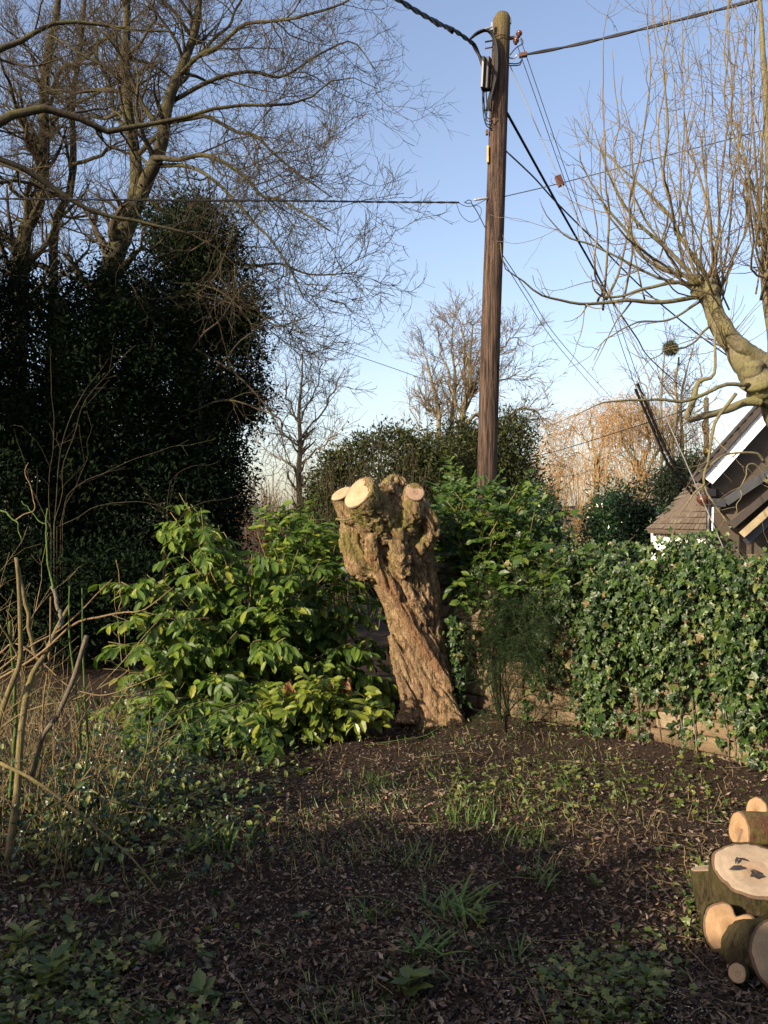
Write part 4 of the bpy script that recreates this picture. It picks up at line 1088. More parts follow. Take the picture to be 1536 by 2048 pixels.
# swollen pollard knuckles
for (x_, y_, dz, r_) in ((1398, 582, -.12, .085), (1424, 580, -.2, .075), (1520, 770, -.12, .16), (1572, 945, -.1, .19), (1534, 545, .1, .06), (1505, 740, -.15, .12)):
    c = P(x_, y_, d + dz); dirn = unit(rng.normal(size=3) * .4 + np.array([0, 0, 1.]))
    s = np.linspace(-1, 1, 9)
    Tubes().add(c + dirn * s[:, None] * r_, r_ * np.sqrt(np.clip(1.02 - s ** 2, .02, 1)) * (1 + .12 * rng.normal(size=9)), 12).build('knuckle', M['bark_pollard'], pol)
lat = [dd([(1400, 590), (1345, 606), (1300, 601), (1250, 598), (1200, 609), (1165, 610), (1120, 600), (1075, 586), (1040, 560), (1010, 540), (1003, 490)], d - .1, .024, .003, d - 1.2),
       dd([(1400, 575), (1350, 565), (1300, 575), (1250, 588), (1210, 592), (1190, 580), (1178, 550)], d - .1, .022, .004, d - .6),
       dd([(1500, 770), (1440, 775), (1370, 800), (1300, 802), (1230, 800), (1190, 812), (1150, 838)], d - .2, .022, .003, d - 1.),
       dd([(1470, 790), (1430, 850), (1415, 920), (1408, 970), (1430, 1010), (1455, 1050)], d - .3, .018, .005, d - .5),
       dd([(1408, 970), (1375, 1000), (1355, 1040), (1345, 1065)], d - .4, .010, .003, d - .5),
       dd([(1530, 925), (1510, 905), (1460, 905), (1425, 925), (1400, 945)], d - .2, .014, .006, d - .4),
       dd([(1536, 960), (1500, 930), (1480, 990), (1470, 1030)], d - .3, .009, .004, d - .5),
       dd([(1425, 580), (1380, 500), (1340, 430), (1290, 380), (1230, 330), (1180, 280), (1165, 230)], d - .1, .022, .003, d + .4),
       dd([(1400, 570), (1330, 500), (1270, 440), (1230, 380), (1205, 320), (1190, 255)], d - .2, .022, .003, d - .6),
       dd([(1398, 565), (1310, 530), (1230, 440), (1200, 400), (1165, 330), (1160, 300)], d, .02, .003, d - .3),
       dd([(1395, 575), (1330, 560), (1250, 520), (1180, 490), (1130, 470), (1095, 440), (1080, 400)], d, .016, .003, d - .5),
       dd([(1400, 600), (1340, 640), (1270, 650), (1210, 680), (1190, 720)], d - .1, .013, .003, d - .7),
       dd([(1420, 650), (1380, 690), (1330, 700), (1280, 740)], d - .1, .013, .003, d - .6)]
lp, lr = gset(lat, 24, .02)
for i in range(len(lat)): Tubes().add(lp[i], lr[i], 7).build('branch', M['bark_pollard'], pol)
sp_, sr_ = [], []
lat_pts = [(1345, 606), (1300, 601), (1250, 598), (1210, 607), (1330, 500), (1270, 440), (1360, 470)]
for k in range(50):                                           # long upright shoots out of the knuckles, the right limb and the laterals
    w_ = rng.random()
    if w_ < .48: u_ = rng.random(); x0, y0 = (1398 + 60 * u_ ** 2, 570 + 120 * u_ ** 2) if rng.random() < .6 else (1424 + 30 * u_, 566 + 70 * u_)
    elif w_ < .74: x0, y0 = 1528 + rng.uniform(-6, 6), rng.uniform(430, 600)
    else: x0, y0 = lat_pts[rng.integers(0, len(lat_pts))]
    x1 = rng.uniform(1190, 1530) if w_ < .48 else (rng.uniform(1440, 1640) if w_ < .74 else x0 + rng.uniform(-50, 60))
    y1 = rng.uniform(-200, 260) + (60 if w_ > .74 else 0) + max(0, (1320 - x1)) * .55
    dz = rng.uniform(-1.2, 1.2); r_ = rng.uniform(.007, .0155)
    hgt = y0 - y1
    rows = [(x0 + rng.uniform(-8, 8), y0, d - .1, r_), (x0 + (x1 - x0) * rng.uniform(.38, .55), y0 - .16 * hgt, d - .1 + dz * .4, r_ * .85), (x0 + (x1 - x0) * rng.uniform(.72, .9), y0 - .4 * hgt, d - .1 + dz * .75, r_ * .66), (x1 + rng.uniform(-14, 14), y0 - .7 * hgt, d + dz, r_ * .45), (x1 + rng.uniform(-8, 8), y1, d + dz, .0028)]
    p, q = guide(rows, 20, None, .08); sp_.append(p); sr_.append(q)
sp_, sr_ = np.stack(sp_), np.stack(sr_)
for i in range(len(sp_)): Tubes().add(sp_[i], sr_[i], 6).build('shoot', M['shoot_tan'], pol)
cr = Tubes()
p1, q1 = spawn(sp_, sr_, 3.8, perm=True, absl=True, ln=(.25, .95), ang=(35, 75), n=7, wig=.13, trop=.07, rr=.5, lp=.3, t=(.10, 1), rmin=.003); cr.add(p1, q1, 4)
p2, q2 = spawn(p1, q1, 2.6, perm=True, absl=True, ln=(.12, .4), ang=(30, 60), n=5, wig=.12, trop=.12, rr=.6, lp=.1, rmin=.0024); cr.add(p2, q2, 3)
pl, ql = spawn(lp, lr, 3.4, perm=True, absl=True, ln=(.3, .9), ang=(35, 80), n=8, wig=.13, trop=(0, .16), rr=.5, lp=.2, t=(.12, 1), rmin=.0034); cr.add(pl, ql, 4)
pl2, ql2 = spawn(pl, ql, 2.8, perm=True, absl=True, ln=(.12, .45), ang=(30, 65), n=6, wig=.14, trop=.1, rr=.6, rmin=.0024); cr.add(pl2, ql2, 3)
ks = np.stack([P(1400, 575, d - .1), P(1422, 572, d - .2), P(1528, 550, d + .1), P(1450, 700, d - .15)])
kp = np.stack([ks + np.array([0, 0, .03]) * k for k in range(4)], 1)
pk, qk = spawn(kp, np.full((4, 4), .02), 26, absl=True, ln=(.25, .9), ang=(10, 95), n=7, wig=.14, trop=.12, rr=.3, lp=0, t=(0, 1), rmin=.003); cr.add(pk, qk, 4)
cr.build('crown', M['shoot_tan'], pol)

# ------------------------------------------------------------------ evergreen masses
def clumps(ells, n, per, spread, shell=.45):
    """leaf positions and outward directions gathered in clumps through a union of ellipsoids (centre, radii)"""
    vol = np.array([e[1][0] * e[1][1] * e[1][2] for e in ells]) ** .75
    pick = rng.choice(len(ells), n, p=vol / vol.sum())
    C = np.array([e[0] for e in ells])[pick]; Rd = np.array([e[1] for e in ells])[pick]
    dr = unit(rng.normal(size=(n, 3)))
    rad = (shell + (1 - shell) * rng.random(n) ** .6) * (1 + (.32 if shell < .5 else .12) * fbm(dr * 2.6 + C, 2, 31))
    cc = C + dr * Rd * rad[:, None]
    pos = np.repeat(cc, per, 0) + rng.normal(size=(n * per, 3)) * np.asarray(spread)
    out = np.repeat(unit(dr / Rd), per, 0)
    return pos, out

def ell(px, py, d, rx, ry, rd):
    c = P(px, py, d); return (c, (rx / F * d, rd, ry / F * d))

def evergreen(name, label, base, ells, n, per, spread, leaf, size, mat, trunk=None, shell=.4, mt='bark_mossy', group=None, cat='tree', extra=None):
    t = thing(name, base, label, cat, group)
    if trunk is not None:
        for k, r in enumerate(trunk):
            p, q = guide(r, 18, None, .04); Tubes().add(p, q, 10).build('trunk' if k == 0 else 'limb', M[mt], t)
    pos, out = clumps(ells, n, per, spread, shell)
    ok = pos[:, 2] > .02
    pos, out = pos[ok], out[ok]
    yd = out * .7 + rng.normal(size=pos.shape) * .7 + np.array([0, 0, -.15])
    zd = out * .5 + np.array([0, 0, .7]) + rng.normal(size=pos.shape) * .6
    leaves('crown', leaf, pos, yd, zd, rng.uniform(size[0], size[1], len(pos)), M[mat], t)
    return t

d = 12.5
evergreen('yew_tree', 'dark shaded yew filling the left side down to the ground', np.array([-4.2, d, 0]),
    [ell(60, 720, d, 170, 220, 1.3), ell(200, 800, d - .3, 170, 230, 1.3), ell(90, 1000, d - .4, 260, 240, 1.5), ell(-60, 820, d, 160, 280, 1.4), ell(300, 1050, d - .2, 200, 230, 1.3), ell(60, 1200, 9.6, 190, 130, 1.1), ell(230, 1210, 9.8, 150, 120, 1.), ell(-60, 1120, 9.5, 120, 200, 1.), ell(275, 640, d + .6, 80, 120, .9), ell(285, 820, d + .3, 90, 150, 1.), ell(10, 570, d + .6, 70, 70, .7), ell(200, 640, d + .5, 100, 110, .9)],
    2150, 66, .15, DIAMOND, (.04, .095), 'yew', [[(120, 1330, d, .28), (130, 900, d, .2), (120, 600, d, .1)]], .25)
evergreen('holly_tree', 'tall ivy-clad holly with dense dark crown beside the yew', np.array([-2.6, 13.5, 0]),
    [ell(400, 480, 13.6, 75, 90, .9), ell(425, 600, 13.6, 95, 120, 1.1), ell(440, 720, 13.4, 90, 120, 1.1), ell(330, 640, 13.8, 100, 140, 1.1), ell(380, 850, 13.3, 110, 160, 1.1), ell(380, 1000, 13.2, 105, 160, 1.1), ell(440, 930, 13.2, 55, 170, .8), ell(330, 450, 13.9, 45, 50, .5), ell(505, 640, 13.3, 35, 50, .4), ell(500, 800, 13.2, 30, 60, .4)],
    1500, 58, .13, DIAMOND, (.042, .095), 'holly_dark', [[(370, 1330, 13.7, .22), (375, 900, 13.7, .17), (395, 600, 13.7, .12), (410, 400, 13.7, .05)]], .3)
# sprays of lighter twigs through the holly
hp, hr = gset([dd([(400, 780), (470, 700), (540, 620)], 12.7, .02, .005, 12.2), dd([(380, 700), (440, 640), (500, 560), (560, 540)], 12.6, .02, .005, 12.1), dd([(360, 840), (450, 800), (540, 830), (600, 900)], 12.5, .02, .004, 12.0), dd([(350, 620), (420, 560), (470, 470)], 12.8, .018, .005, 12.3), dd([(390, 700), (480, 760), (560, 860), (575, 960)], 12.5, .018, .004, 12.1), dd([(330, 520), (390, 500), (450, 440), (480, 400)], 12.9, .018, .004, 12.5), dd([(300, 600), (380, 590), (450, 600), (520, 640)], 12.8, .02, .004, 12.3), dd([(340, 560), (430, 580), (500, 640), (530, 720)], 12.7, .018, .004, 12.2), dd([(300, 500), (360, 440), (400, 400)], 13., .016, .004, 12.6)], 16, .04)
t = thing('bare_sapling', np.array([hp[0, 0, 0], 12.7, 0]), 'tangle of thin bare grey branches hanging before the holly', 'tree')
Tubes().add(np.linspace([hp[0, 0, 0], 12.75, 0.], hp[0, 0], 12), np.linspace(.05, .025, 12), 8).build('trunk', M['stem_grey'], t)
c = Tubes().add(hp, hr, 6)
p1, q1 = spawn(hp, hr, 5, perm=True, absl=True, ln=(.4, 1.3), ang=(25, 70), n=7, wig=.18, trop=-.03, rr=.5, rmin=.005); c.add(p1, q1, 4)
p2, q2 = spawn(p1, q1, 4, perm=True, absl=True, ln=(.2, .6), ang=(25, 70), n=5, wig=.2, rr=.6, rmin=.0035); c.add(p2, q2, 3)
c.build('crown', M['twig_brown'], t)

# bare grey shrub in front of the yew, darker colour standing in for shade
d = 9.2
sh = [dd([(105, 1060), (100, 960), (108, 800), (104, 700)], d, .010, .003), dd([(108, 1050), (125, 900), (165, 790), (215, 715)], d, .010, .003, d + .4), dd([(112, 1050), (130, 930), (175, 800), (250, 710), (270, 690)], d, .010, .003, d - .3),
      dd([(120, 1040), (150, 980), (230, 935), (330, 895), (390, 890)], d, .009, .002, d - .4), dd([(120, 1050), (200, 1010), (300, 1010), (390, 1040)], d, .008, .002, d - .2), dd([(118, 1040), (160, 950), (180, 870), (175, 830)], d, .007, .002), dd([(100, 1060), (60, 960), (30, 860)], d, .009, .002, d + .2),
      dd([(330, 1080), (345, 960), (400, 930), (440, 920)], d, .006, .002), dd([(330, 1080), (370, 1020), (430, 1000), (500, 985)], d, .006, .002)]
t = thing('bare_shrub', P(110, 1400, d) * np.array([1, 1, 0]), 'spindly bare grey shrub standing out before the dark yew', 'shrub')
shp, shr = gset(sh, 20, .03)
for i in range(len(sh)):
    p = np.vstack([shp[i][0] * np.array([1, 1, 0]) , shp[i]]); q = np.r_[shr[i][0], shr[i]]
    Tubes().add(p, q * .45, 6).build('stem', M['twig_brown'], t)
c = Tubes(); p1, q1 = spawn(shp, shr * .6, 2.2, perm=True, absl=True, ln=(.2, .7), ang=(20, 50), n=6, wig=.12, trop=.03, rr=.6, rmin=.002); c.add(p1, q1, 4)
p2, q2 = spawn(p1, q1, 2, perm=True, absl=True, ln=(.1, .35), ang=(20, 50), n=5, wig=.15, rr=.6, rmin=.0014); c.add(p2, q2, 3); c.build('crown', M['twig_brown'], t)

# rounded hedge, ivy-clad mass, dark bushes further back
d = 12.6
t = evergreen('rounded_hedge', 'big rounded brown green overgrown hedge behind the stump', P(760, 1200, d) * np.array([1, 1, 0]),
    [ell(770, 970, d, 125, 105, .9), ell(670, 1010, d, 60, 100, .7), ell(860, 960, d, 60, 90, .8), ell(720, 1090, d, 150, 110, .9)], 950, 62, .085, DIAMOND, (.035, .085), 'evergreen_far', None, .55, cat='hedge')
ng = 90
b0 = np.c_[P(620, 0, d)[0] + rng.random(ng) * (P(890, 0, d)[0] - P(620, 0, d)[0]), d - rng.random(ng) * 1.4, np.full(ng, .3)]
tp = b0.copy(); tp[:, 2] = CH + (HY - (1050 - 195 * np.sqrt(np.clip(1 - ((px_of(b0)[:, 0] - 765) / 150) ** 2, .02, 1)))) / F * d * rng.uniform(.45, .9, ng); tp[:, 0] += rng.normal(size=ng) * .15
hp = np.stack([b0 + (tp - b0) * k / 5 + rng.normal(size=(ng, 3)) * .05 for k in range(6)], 1)
c = Tubes().add(hp, np.linspace(.011, .004, 6)[None].repeat(ng, 0), 3)
p1, q1 = spawn(hp, np.full((ng, 6), .007), 5, perm=True, absl=True, ln=(.2, .55), ang=(15, 45), n=4, wig=.15, trop=.1, rr=.7, rmin=.0038, t=(.4, 1)); c.add(p1, q1, 3)
c.build('twigs', M['hedge_twig'], t, kind='stuff')
evergreen('ivy_clad_tree', 'olive green ivy-covered tree mass behind the pole foot', P(990, 1200, 14.2) * np.array([1, 1, 0]),
    [ell(960, 930, 14.2, 95, 80, 1.), ell(1020, 900, 14.4, 40, 80, .7), ell(905, 920, 14.2, 50, 60, .8), ell(1000, 1000, 14.2, 90, 90, 1.)], 420, 80, .13, DIAMOND, (.04, .09), 'evergreen_far', [[(985, 1180, 14.5, .15), (985, 960, 14.5, .11), (990, 850, 14.5, .05)]], .35)
evergreen('dark_bush', 'low dark evergreen bush beside the pole above the hedge', P(1080, 1200, 13) * np.array([1, 1, 0]),
    [ell(1075, 1040, 13, 45, 70, .6), ell(1050, 1090, 13, 60, 80, .7)], 150, 80, .1, DIAMOND, (.04, .08), 'holly', None, .3, cat='bush', group='dark bushes behind the wall')
evergreen('dark_bush', 'dark holly bush between the far red brown pole and the cottage roof', P(1245, 1200, 13.5) * np.array([1, 1, 0]),
    [ell(1235, 1020, 13.5, 50, 55, .7), ell(1260, 1070, 13.5, 60, 60, .8), ell(1205, 1070, 13.5, 40, 60, .6), ell(1290, 1060, 13.4, 30, 40, .5)], 190, 80, .10, DIAMOND, (.045, .085), 'holly', [[(1245, 1330, 13.5, .05), (1245, 1050, 13.5, .03)]], .3, cat='bush', group='dark bushes behind the wall')
evergreen('dark_conifer', 'dark evergreen showing between the willow and the far grey pole', P(1385, 1080, 28) * np.array([1, 1, 0]),
    [ell(1385, 960, 28, 28, 70, 1.), ell(1350, 985, 28, 40, 60, 1.)], 150, 70, .2, DIAMOND, (.08, .16), 'conifer', None, .3)
# brown thicket and far treeline, read as one mass
def thicket(name, label, x0, x1, d0, d1, h0, h1, n, mat, r, kinds='stuff', sub=3):
    b0 = np.c_[rng.uniform(x0, x1, n), rng.uniform(d0, d1, n), np.zeros(n)]
    h = rng.uniform(h0, h1, n) * (1 + .25 * noise(np.c_[b0[:, 0] * .5, b0[:, 1] * .1, b0[:, 2]], 8))
    L = rng.normal(size=(n, 3)) * .12 * h[:, None]; L[:, 2] = h
    p = np.stack([b0 + L * k / 5 + rng.normal(size=(n, 3)) * h[:, None] * .02 for k in range(6)], 1)
    c = Tubes().add(p, np.linspace(r, r * .4, 6)[None].repeat(n, 0), 3)
    p1, q1 = spawn(p, np.full((n, 6), r * .6), sub * 2, ln=(.15, .4), ang=(15, 50), n=5, wig=.15, trop=.08, rr=.7, rmin=r * .4, t=(.25, 1)); c.add(p1, q1, 3)
    p2, q2 = spawn(p1, q1, sub, ln=(.3, .6), ang=(20, 50), n=4, wig=.15, trop=.05, rr=.8, rmin=r * .35); c.add(p2, q2, 3)
    o = c.build(name, M[mat], None); tag(o, label, 'thicket', kind=kinds)
M['brown_twig'] = bark_mat('brown_twig', (.10, .06, .035), (.22, .14, .085), None, 1)
M['gold_twig'] = bark_mat('gold_twig', (.28, .18, .07), (.46, .31, .14), None, 1)
thicket('far_thicket', 'hazy brown thicket low between the evergreens and the hedge', -3.4, -1.2, 17, 20, 1.4, 2.9, 160, 'brown_twig', .010)
thicket('willow_scrub', 'golden brown scrub in front of the far chimney house', 6.2, 12.5, 38, 43, 1.8, 3.4, 140, 'gold_twig', .016)
thicket('far_treeline', 'far-off bare woodland along the skyline', -24, 48, 85, 110, 4.0, 8.0, 300, 'brown_twig', .06, sub=2)

# ------------------------------------------------------------------ cherry laurel
def pts_in(poly, n, d0, d1):
    poly = np.array(poly, float); out = []
    lo, hi = poly.min(0), poly.max(0)
    while len(out) < n:
        q = lo + (hi - lo) * rng.random(2); c = False; j = len(poly) - 1
        for i in range(len(poly)):
            if (poly[i, 1] > q[1]) != (poly[j, 1] > q[1]) and q[0] < (poly[j, 0] - poly[i, 0]) * (q[1] - poly[i, 1]) / (poly[j, 1] - poly[i, 1]) + poly[i, 0]: c = not c
            j = i
        if c: out.append(q)
    return np.array(out), rng.uniform(d0, d1, n)

def leafy(name, label, base, tips, leafb, size, mat, per_shoot=(6, 9), shoots=10, shoot_len=(.2, .42), stem='stem_olive', nind=300, droop=.25, cat='shrub', group=None, spread_base=.25, meshes=None, facing=.6, sag=.12, face_dir=None, flat=1.):
    base = np.asarray(base, float)
    t = thing(name, base, label, cat, group)
    tips = np.array(tips); tips[:, 2] = np.maximum(tips[:, 2], .17)
    n = len(tips)
    b0 = base + rng.normal(size=(n, 3)) * np.array([spread_base, spread_base * .6, 0]); b0[:, 2] = gz(b0[:, 0], b0[:, 1])
    mid = b0 * .45 + tips * .55 + np.array([0, 0, sag]) + rng.normal(size=(n, 3)) * .06
    u = np.linspace(0, 1, 12)[None, :, None]
    path = (1 - u) ** 2 * b0[:, None] + 2 * u * (1 - u) * mid[:, None] + u ** 2 * tips[:, None]
    rad = np.linspace(.013, .003, 12)[None].repeat(n, 0)
    for i in range(n): Tubes().add(path[i], rad[i], 5).build('stem', M[stem], t)
    sp, sr = spawn(path, rad, shoots, absl=True, ln=shoot_len, ang=(25, 65), n=6, wig=.1, trop=-.02, rr=.6, lp=0, t=(.42, 1.), rmin=.002)
    z0 = sp[:, :1, 2].copy(); sp[:, :, 2] = z0 + (sp[:, :, 2] - z0) * flat - (1 - flat) * .09 * np.linspace(0, 1, 6)[None] ** 2
    Tubes().add(sp, sr, 3).build('shoots', M['stem_green'], t)
    pos, yd, zd = [], [], []
    for k in range(per_shoot[1]):
        m_ = rng.random(len(sp)) < (1 if k < per_shoot[0] else .5)
        tt = (.15 + .85 * (k + rng.random(m_.sum()) * .6) / per_shoot[1]).clip(0, 1)
        uu = tt * 5; i = np.minimum(uu.astype(int), 4); f = (uu - i)[:, None]
        s_ = sp[m_]; r_ = np.arange(len(s_))
        p = s_[r_, i] * (1 - f) + s_[r_, i + 1] * f; tg = unit(s_[r_, i + 1] - s_[r_, i])
        side = unit(np.cross(tg, np.array([0, 0, 1.]) + rng.normal(size=tg.shape) * .2)) * (1 if k % 2 else -1)
        pos.append(p); yd.append(tg * .55 + side * .75 + rng.normal(size=tg.shape) * .22 + np.array([0, 0, -droop]))
        fd = np.array([-.3, -.7, 0]) if face_dir is None else np.asarray(face_dir)
        zd.append(np.array([0, 0, 1.]) + facing * fd + rng.normal(size=tg.shape) * .35)
    pos, yd, zd = map(np.concatenate, (pos, yd, zd))
    ok = pos[:, 2] > gz(pos[:, 0], pos[:, 1]) + .01
    pos, yd, zd = pos[ok], yd[ok], zd[ok]
    sz = rng.uniform(size[0], size[1], len(pos))
    me = meshes or [make_mesh('leaf', leafb[0] * s_, leafb[1], M[mat], smooth=False) for s_ in ((1, 1, 1), (.9, 1, 1.4), (1.1, 1, .6))]
    front = -pos[:, 1] + rng.random(len(pos)) * .3
    split_leaves('foliage', leafb, me, pos, yd, zd, sz, M[mat], t, nind, score=front)
    return t, path

tiers = ((1005, 350, 415, 5), (1050, 335, 460, 8), (1105, 320, 620, 13), (1165, 240, 680, 16), (1225, 215, 700, 17), (1290, 200, 715, 18), (1355, 195, 735, 17), (1415, 200, 700, 15), (1462, 240, 620, 12))
tips = []
for y_, x0, x1, k in tiers:
    for j_ in range(k):
        x_ = x0 + (x1 - x0) * (j_ + rng.random()) / k
        dn = 7.25 if x_ > 600 else 6.55 + .5 * (1450 - y_) / 450
        dn = min(dn, 6.35) if y_ > 1400 and x_ < 600 else dn
        tips.append(P(x_, y_ + rng.normal() * 11, dn + rng.random() ** 1.5 * .9))
for (x_, y_, d_) in ((640, 1120, 7.7), (680, 1150, 7.7), (700, 1190, 7.6), (670, 1215, 7.6), (720, 1230, 7.7), (740, 1270, 7.65), (700, 1290, 7.55), (750, 1320, 7.7), (760, 1360, 7.65), (720, 1350, 7.5), (755, 1400, 7.6), (700, 1400, 7.4), (730, 1430, 7.5), (650, 1260, 7.5), (660, 1330, 7.4), (770, 1410, 7.7), (735, 1180, 7.9), (765, 1290, 7.9),
                     (230, 1440, 6.0), (290, 1470, 5.95), (350, 1480, 6.0), (410, 1490, 6.0), (470, 1485, 6.05), (530, 1470, 6.1), (320, 1430, 6.1), (440, 1440, 6.1), (260, 1400, 6.2), (500, 1430, 6.2), (380, 1450, 6.0)):
    tips.append(P(x_, y_, d_))
tips = np.array(tips)
laurel, _ = leafy('cherry_laurel', 'large glossy green cherry laurel bush spreading to the left of the stump', np.array([-1.0, 7.7, 0]), tips, LAUREL, (.07, .135), 'laurel', (6, 8), 7, (.18, .38), facing=.7, droop=.42, flat=.22, sag=.2)
wm = make_mesh('withered_leaf', LAUREL[0] * np.array([.75, 1, 1.5]), LAUREL[1], M['laurel_dead'], smooth=False)
for (x_, y_, k) in ((578, 1365, 7), (668, 1362, 4), (690, 1360, 9), (605, 1372, 3)):
    for j in range(k):
        p = P(x_ + rng.normal() * 9, y_ + rng.normal() * 4, 6.72 + rng.normal() * .04)
        place('withered_leaf', wm, leaf_matrix(p, np.array([rng.normal() * .25, rng.normal() * .2, -1]), np.array([rng.normal() * .6, -1, .2]), rng.uniform(.09, .13)), laurel)
q, dp = pts_in([(560, 1380), (640, 1360), (730, 1390), (765, 1440), (730, 1475), (640, 1480), (560, 1450), (480, 1380)], 16, 6.4, 6.8)
tips = np.stack([P(a, b_, c) for (a, b_), c in zip(q, dp)])
leafy('laurel_sucker', 'low yellow green laurel growth in front of the stump foot', np.array([-.35, 6.85, 0]), tips, LAUREL, (.09, .14), 'laurel_yellow', (5, 7), 6, (.14, .28), nind=150)
q, dp = pts_in([(500, 1060), (560, 1030), (620, 1015), (670, 1030), (690, 1080), (690, 1140), (520, 1140)], 26, 8.4, 9.2)
tips = np.stack([P(a, b_, c) for (a, b_), c in zip(q, dp)])
leafy('laurel_shrub', 'darker laurel shrub half hidden behind the stump crown and the big laurel', np.array([-.8, 8.9, 0]), tips, LAUREL, (.08, .13), 'laurel', (6, 8), 10, (.2, .4), nind=60)
def wall_depth(px):
    return float((WA[0] * WN[0] + WA[1] * WN[1]) / ((px - CX) / F * WN[0] + WN[1]))
# hedge shrub behind the stump on the right
q, dp = pts_in([(868, 1010), (890, 970), (950, 962), (1010, 965), (1060, 1000), (1095, 1050), (1150, 1090), (1185, 1120), (1180, 1200), (1100, 1240), (920, 1230), (885, 1100)], 104, 0, 1)
tips = np.stack([P(a, b_, wall_depth(a) - .3 + 1.3 * c) for (a, b_), c in zip(q, dp)])
sh, _ = leafy('privet_shrub', 'bright green leafy shrub growing over the wall between stump and pole', np.array([1.1, 8.4, 0]), tips, ROUND, (.055, .10), 'shrub_leaf', (8, 11), 12, (.18, .42), nind=300, spread_base=.5, sag=.2, droop=.1)
up = np.stack([guide(dd([(x_, 1080), (x_ + rng.uniform(-12, 12), y_ + 40), (x_ + rng.uniform(-20, 20), y_)], 8.2, .006, .002), 8)[0] for x_, y_ in ((905, 945), (775, 945), (985, 950), (1035, 985), (1090, 1060), (1150, 1065), (1165, 1075))])
Tubes().add(up, np.full(up.shape[:2], .003), 4).build('upright_shoots', M['stem_green'], sh)

# dark yew boughs beside the stump
def yew_bough(name, label, base, bows, group=None):
    t = thing(name, base, label, 'shrub', group)
    p, r = gset(bows, 14, .02)
    for i in range(len(p)):
        pp_ = np.vstack([[base[0], base[1], 0], p[i]]); Tubes().add(pp_, np.r_[r[i][0], r[i]] * .8, 6).build('bough', M['yew_stem'], t)
    p1, q1 = spawn(p, r, 17, perm=True, absl=True, ln=(.14, .36), ang=(30, 65), n=6, wig=.07, trop=(-.03, -.12), rr=.5, lp=.3, t=(.2, 1), rmin=.0018)
    p2, q2 = spawn(p1, q1, 17, perm=True, absl=True, ln=(.06, .17), ang=(30, 60), n=4, wig=.07, trop=-.08, rr=.6, lp=.2, rmin=.0012)
    Tubes().add(p1, q1, 3).add(p2, q2, 3).build('shoots', M['yew_stem'], t)
    pos, yd, zd = [], [], []
    for pth, k in ((p1, 22), (p2, 12)):
        for j in range(k):
            u = (j + .5) / k * (pth.shape[1] - 1); i = int(u); f = u - i
            c = pth[:, i] * (1 - f) + pth[:, i + 1] * f; tg = unit(pth[:, i + 1] - pth[:, i])
            sd = unit(np.cross(tg, np.array([0, 0, 1.]) + rng.normal(size=tg.shape) * .25)) * (1 if j % 2 else -1)
            pos.append(c); yd.append(tg * .6 + sd + rng.normal(size=tg.shape) * .15); zd.append(np.array([0, -.2, 1.]) + rng.normal(size=tg.shape) * .3)
    pos, yd, zd = map(np.concatenate, (pos, yd, zd))
    leaves('needles', NEEDLE, pos, yd, zd, rng.uniform(.02, .034, len(pos)), M['yew_bough'], t)
def yb(rows, o0=.10, o1=.5, r0=.011):
    k = len(rows) - 1
    return [(x, y, wall_depth(x) - o0 - (o1 - o0) * i / k, r0 - (r0 - .003) * i / k) for i, (x, y) in enumerate(rows)]
bows = []
for k in range(26):
    x_, y_ = rng.uniform(925, 1130), rng.uniform(1190, 1330); y_ += max(0, x_ - 1060) * -.5
    xm = 985 + (x_ - 985) * .5
    bows.append(yb([(985 + rng.uniform(-15, 15), y_ + 55), (xm, y_ - 22 + rng.normal() * 8), (985 + (x_ - 985) * .8, y_ - 12), (x_, y_ + 28)], .10, rng.uniform(.25, .62), .0045))
yew_bough('yew_shrub', 'dark drooping yew boughs in shade between stump and ivy', np.array([.93, 7.05, 0]), bows)
yew_bough('yew_sapling', 'small low yew sprig with feathery sprays at the wall foot', np.array([.93, 6.75, 0]),
    [dd([(1010, 1420), (1030, 1365), (1060, 1345), (1108, 1350)], 6.75, .007, .002, 6.5), dd([(1010, 1420), (1005, 1370), (985, 1362), (970, 1375)], 6.75, .007, .002, 6.6), dd([(1010, 1430), (1050, 1395), (1090, 1400), (1125, 1425)], 6.75, .007, .002, 6.45), dd([(1010, 1430), (1030, 1400), (1040, 1410), (1050, 1450)], 6.75, .006, .002, 6.4), dd([(1010, 1430), (1000, 1410), (980, 1420), (965, 1440)], 6.75, .006, .002, 6.5)])

# ------------------------------------------------------------------ ivy over the wall
nI = 30000
s_ = rng.uniform(-.6, 4.0, nI); z_ = rng.uniform(.02, 1.75, nI)
wp = np.stack([wall_pt(a, b_) for a, b_ in zip(s_, z_)])
uv = px_of(wp)
topz = 1.36 + .10 * noise(np.c_[s_ * 2.1, s_ * 0, s_ * 0], 3) + .10 * np.exp(-((uv[:, 0] - 1400) / 60) ** 2) - .12 * np.clip((1150 - uv[:, 0]) / 150, 0, 1)
n1 = fbm(np.c_[s_ * 2.3, z_ * 1.7, s_ * 0], 3, 55)
n2 = fbm(np.c_[s_ * 6., z_ * 4, s_ * 0], 2, 58)
cover = np.clip((z_ - .56) / .45, -1.2, 1.2) * .8 + n1 * 1.0 + n2 * .6
for (x_, y_, wx, wy) in ((1170, 1400, 32, 60), (1330, 1415, 35, 30), (1390, 1385, 22, 60), (1500, 1390, 60, 40), (1030, 1330, 90, 120), (1420, 1270, 30, 40), (1330, 1240, 20, 30)):
    cover -= 1.3 * np.exp(-((uv[:, 0] - x_) / wx) ** 2 - ((uv[:, 1] - y_) / wy) ** 2)
ok = ((cover > .2 + rng.random(nI) * .6) | ((n2 > .0) & (rng.random(nI) < .3))) & (z_ < topz) & (uv[:, 0] > 1010)
sI, zI = s_[ok], z_[ok]
thick = np.clip((zI - .5) / .9, .05, 1) * .22
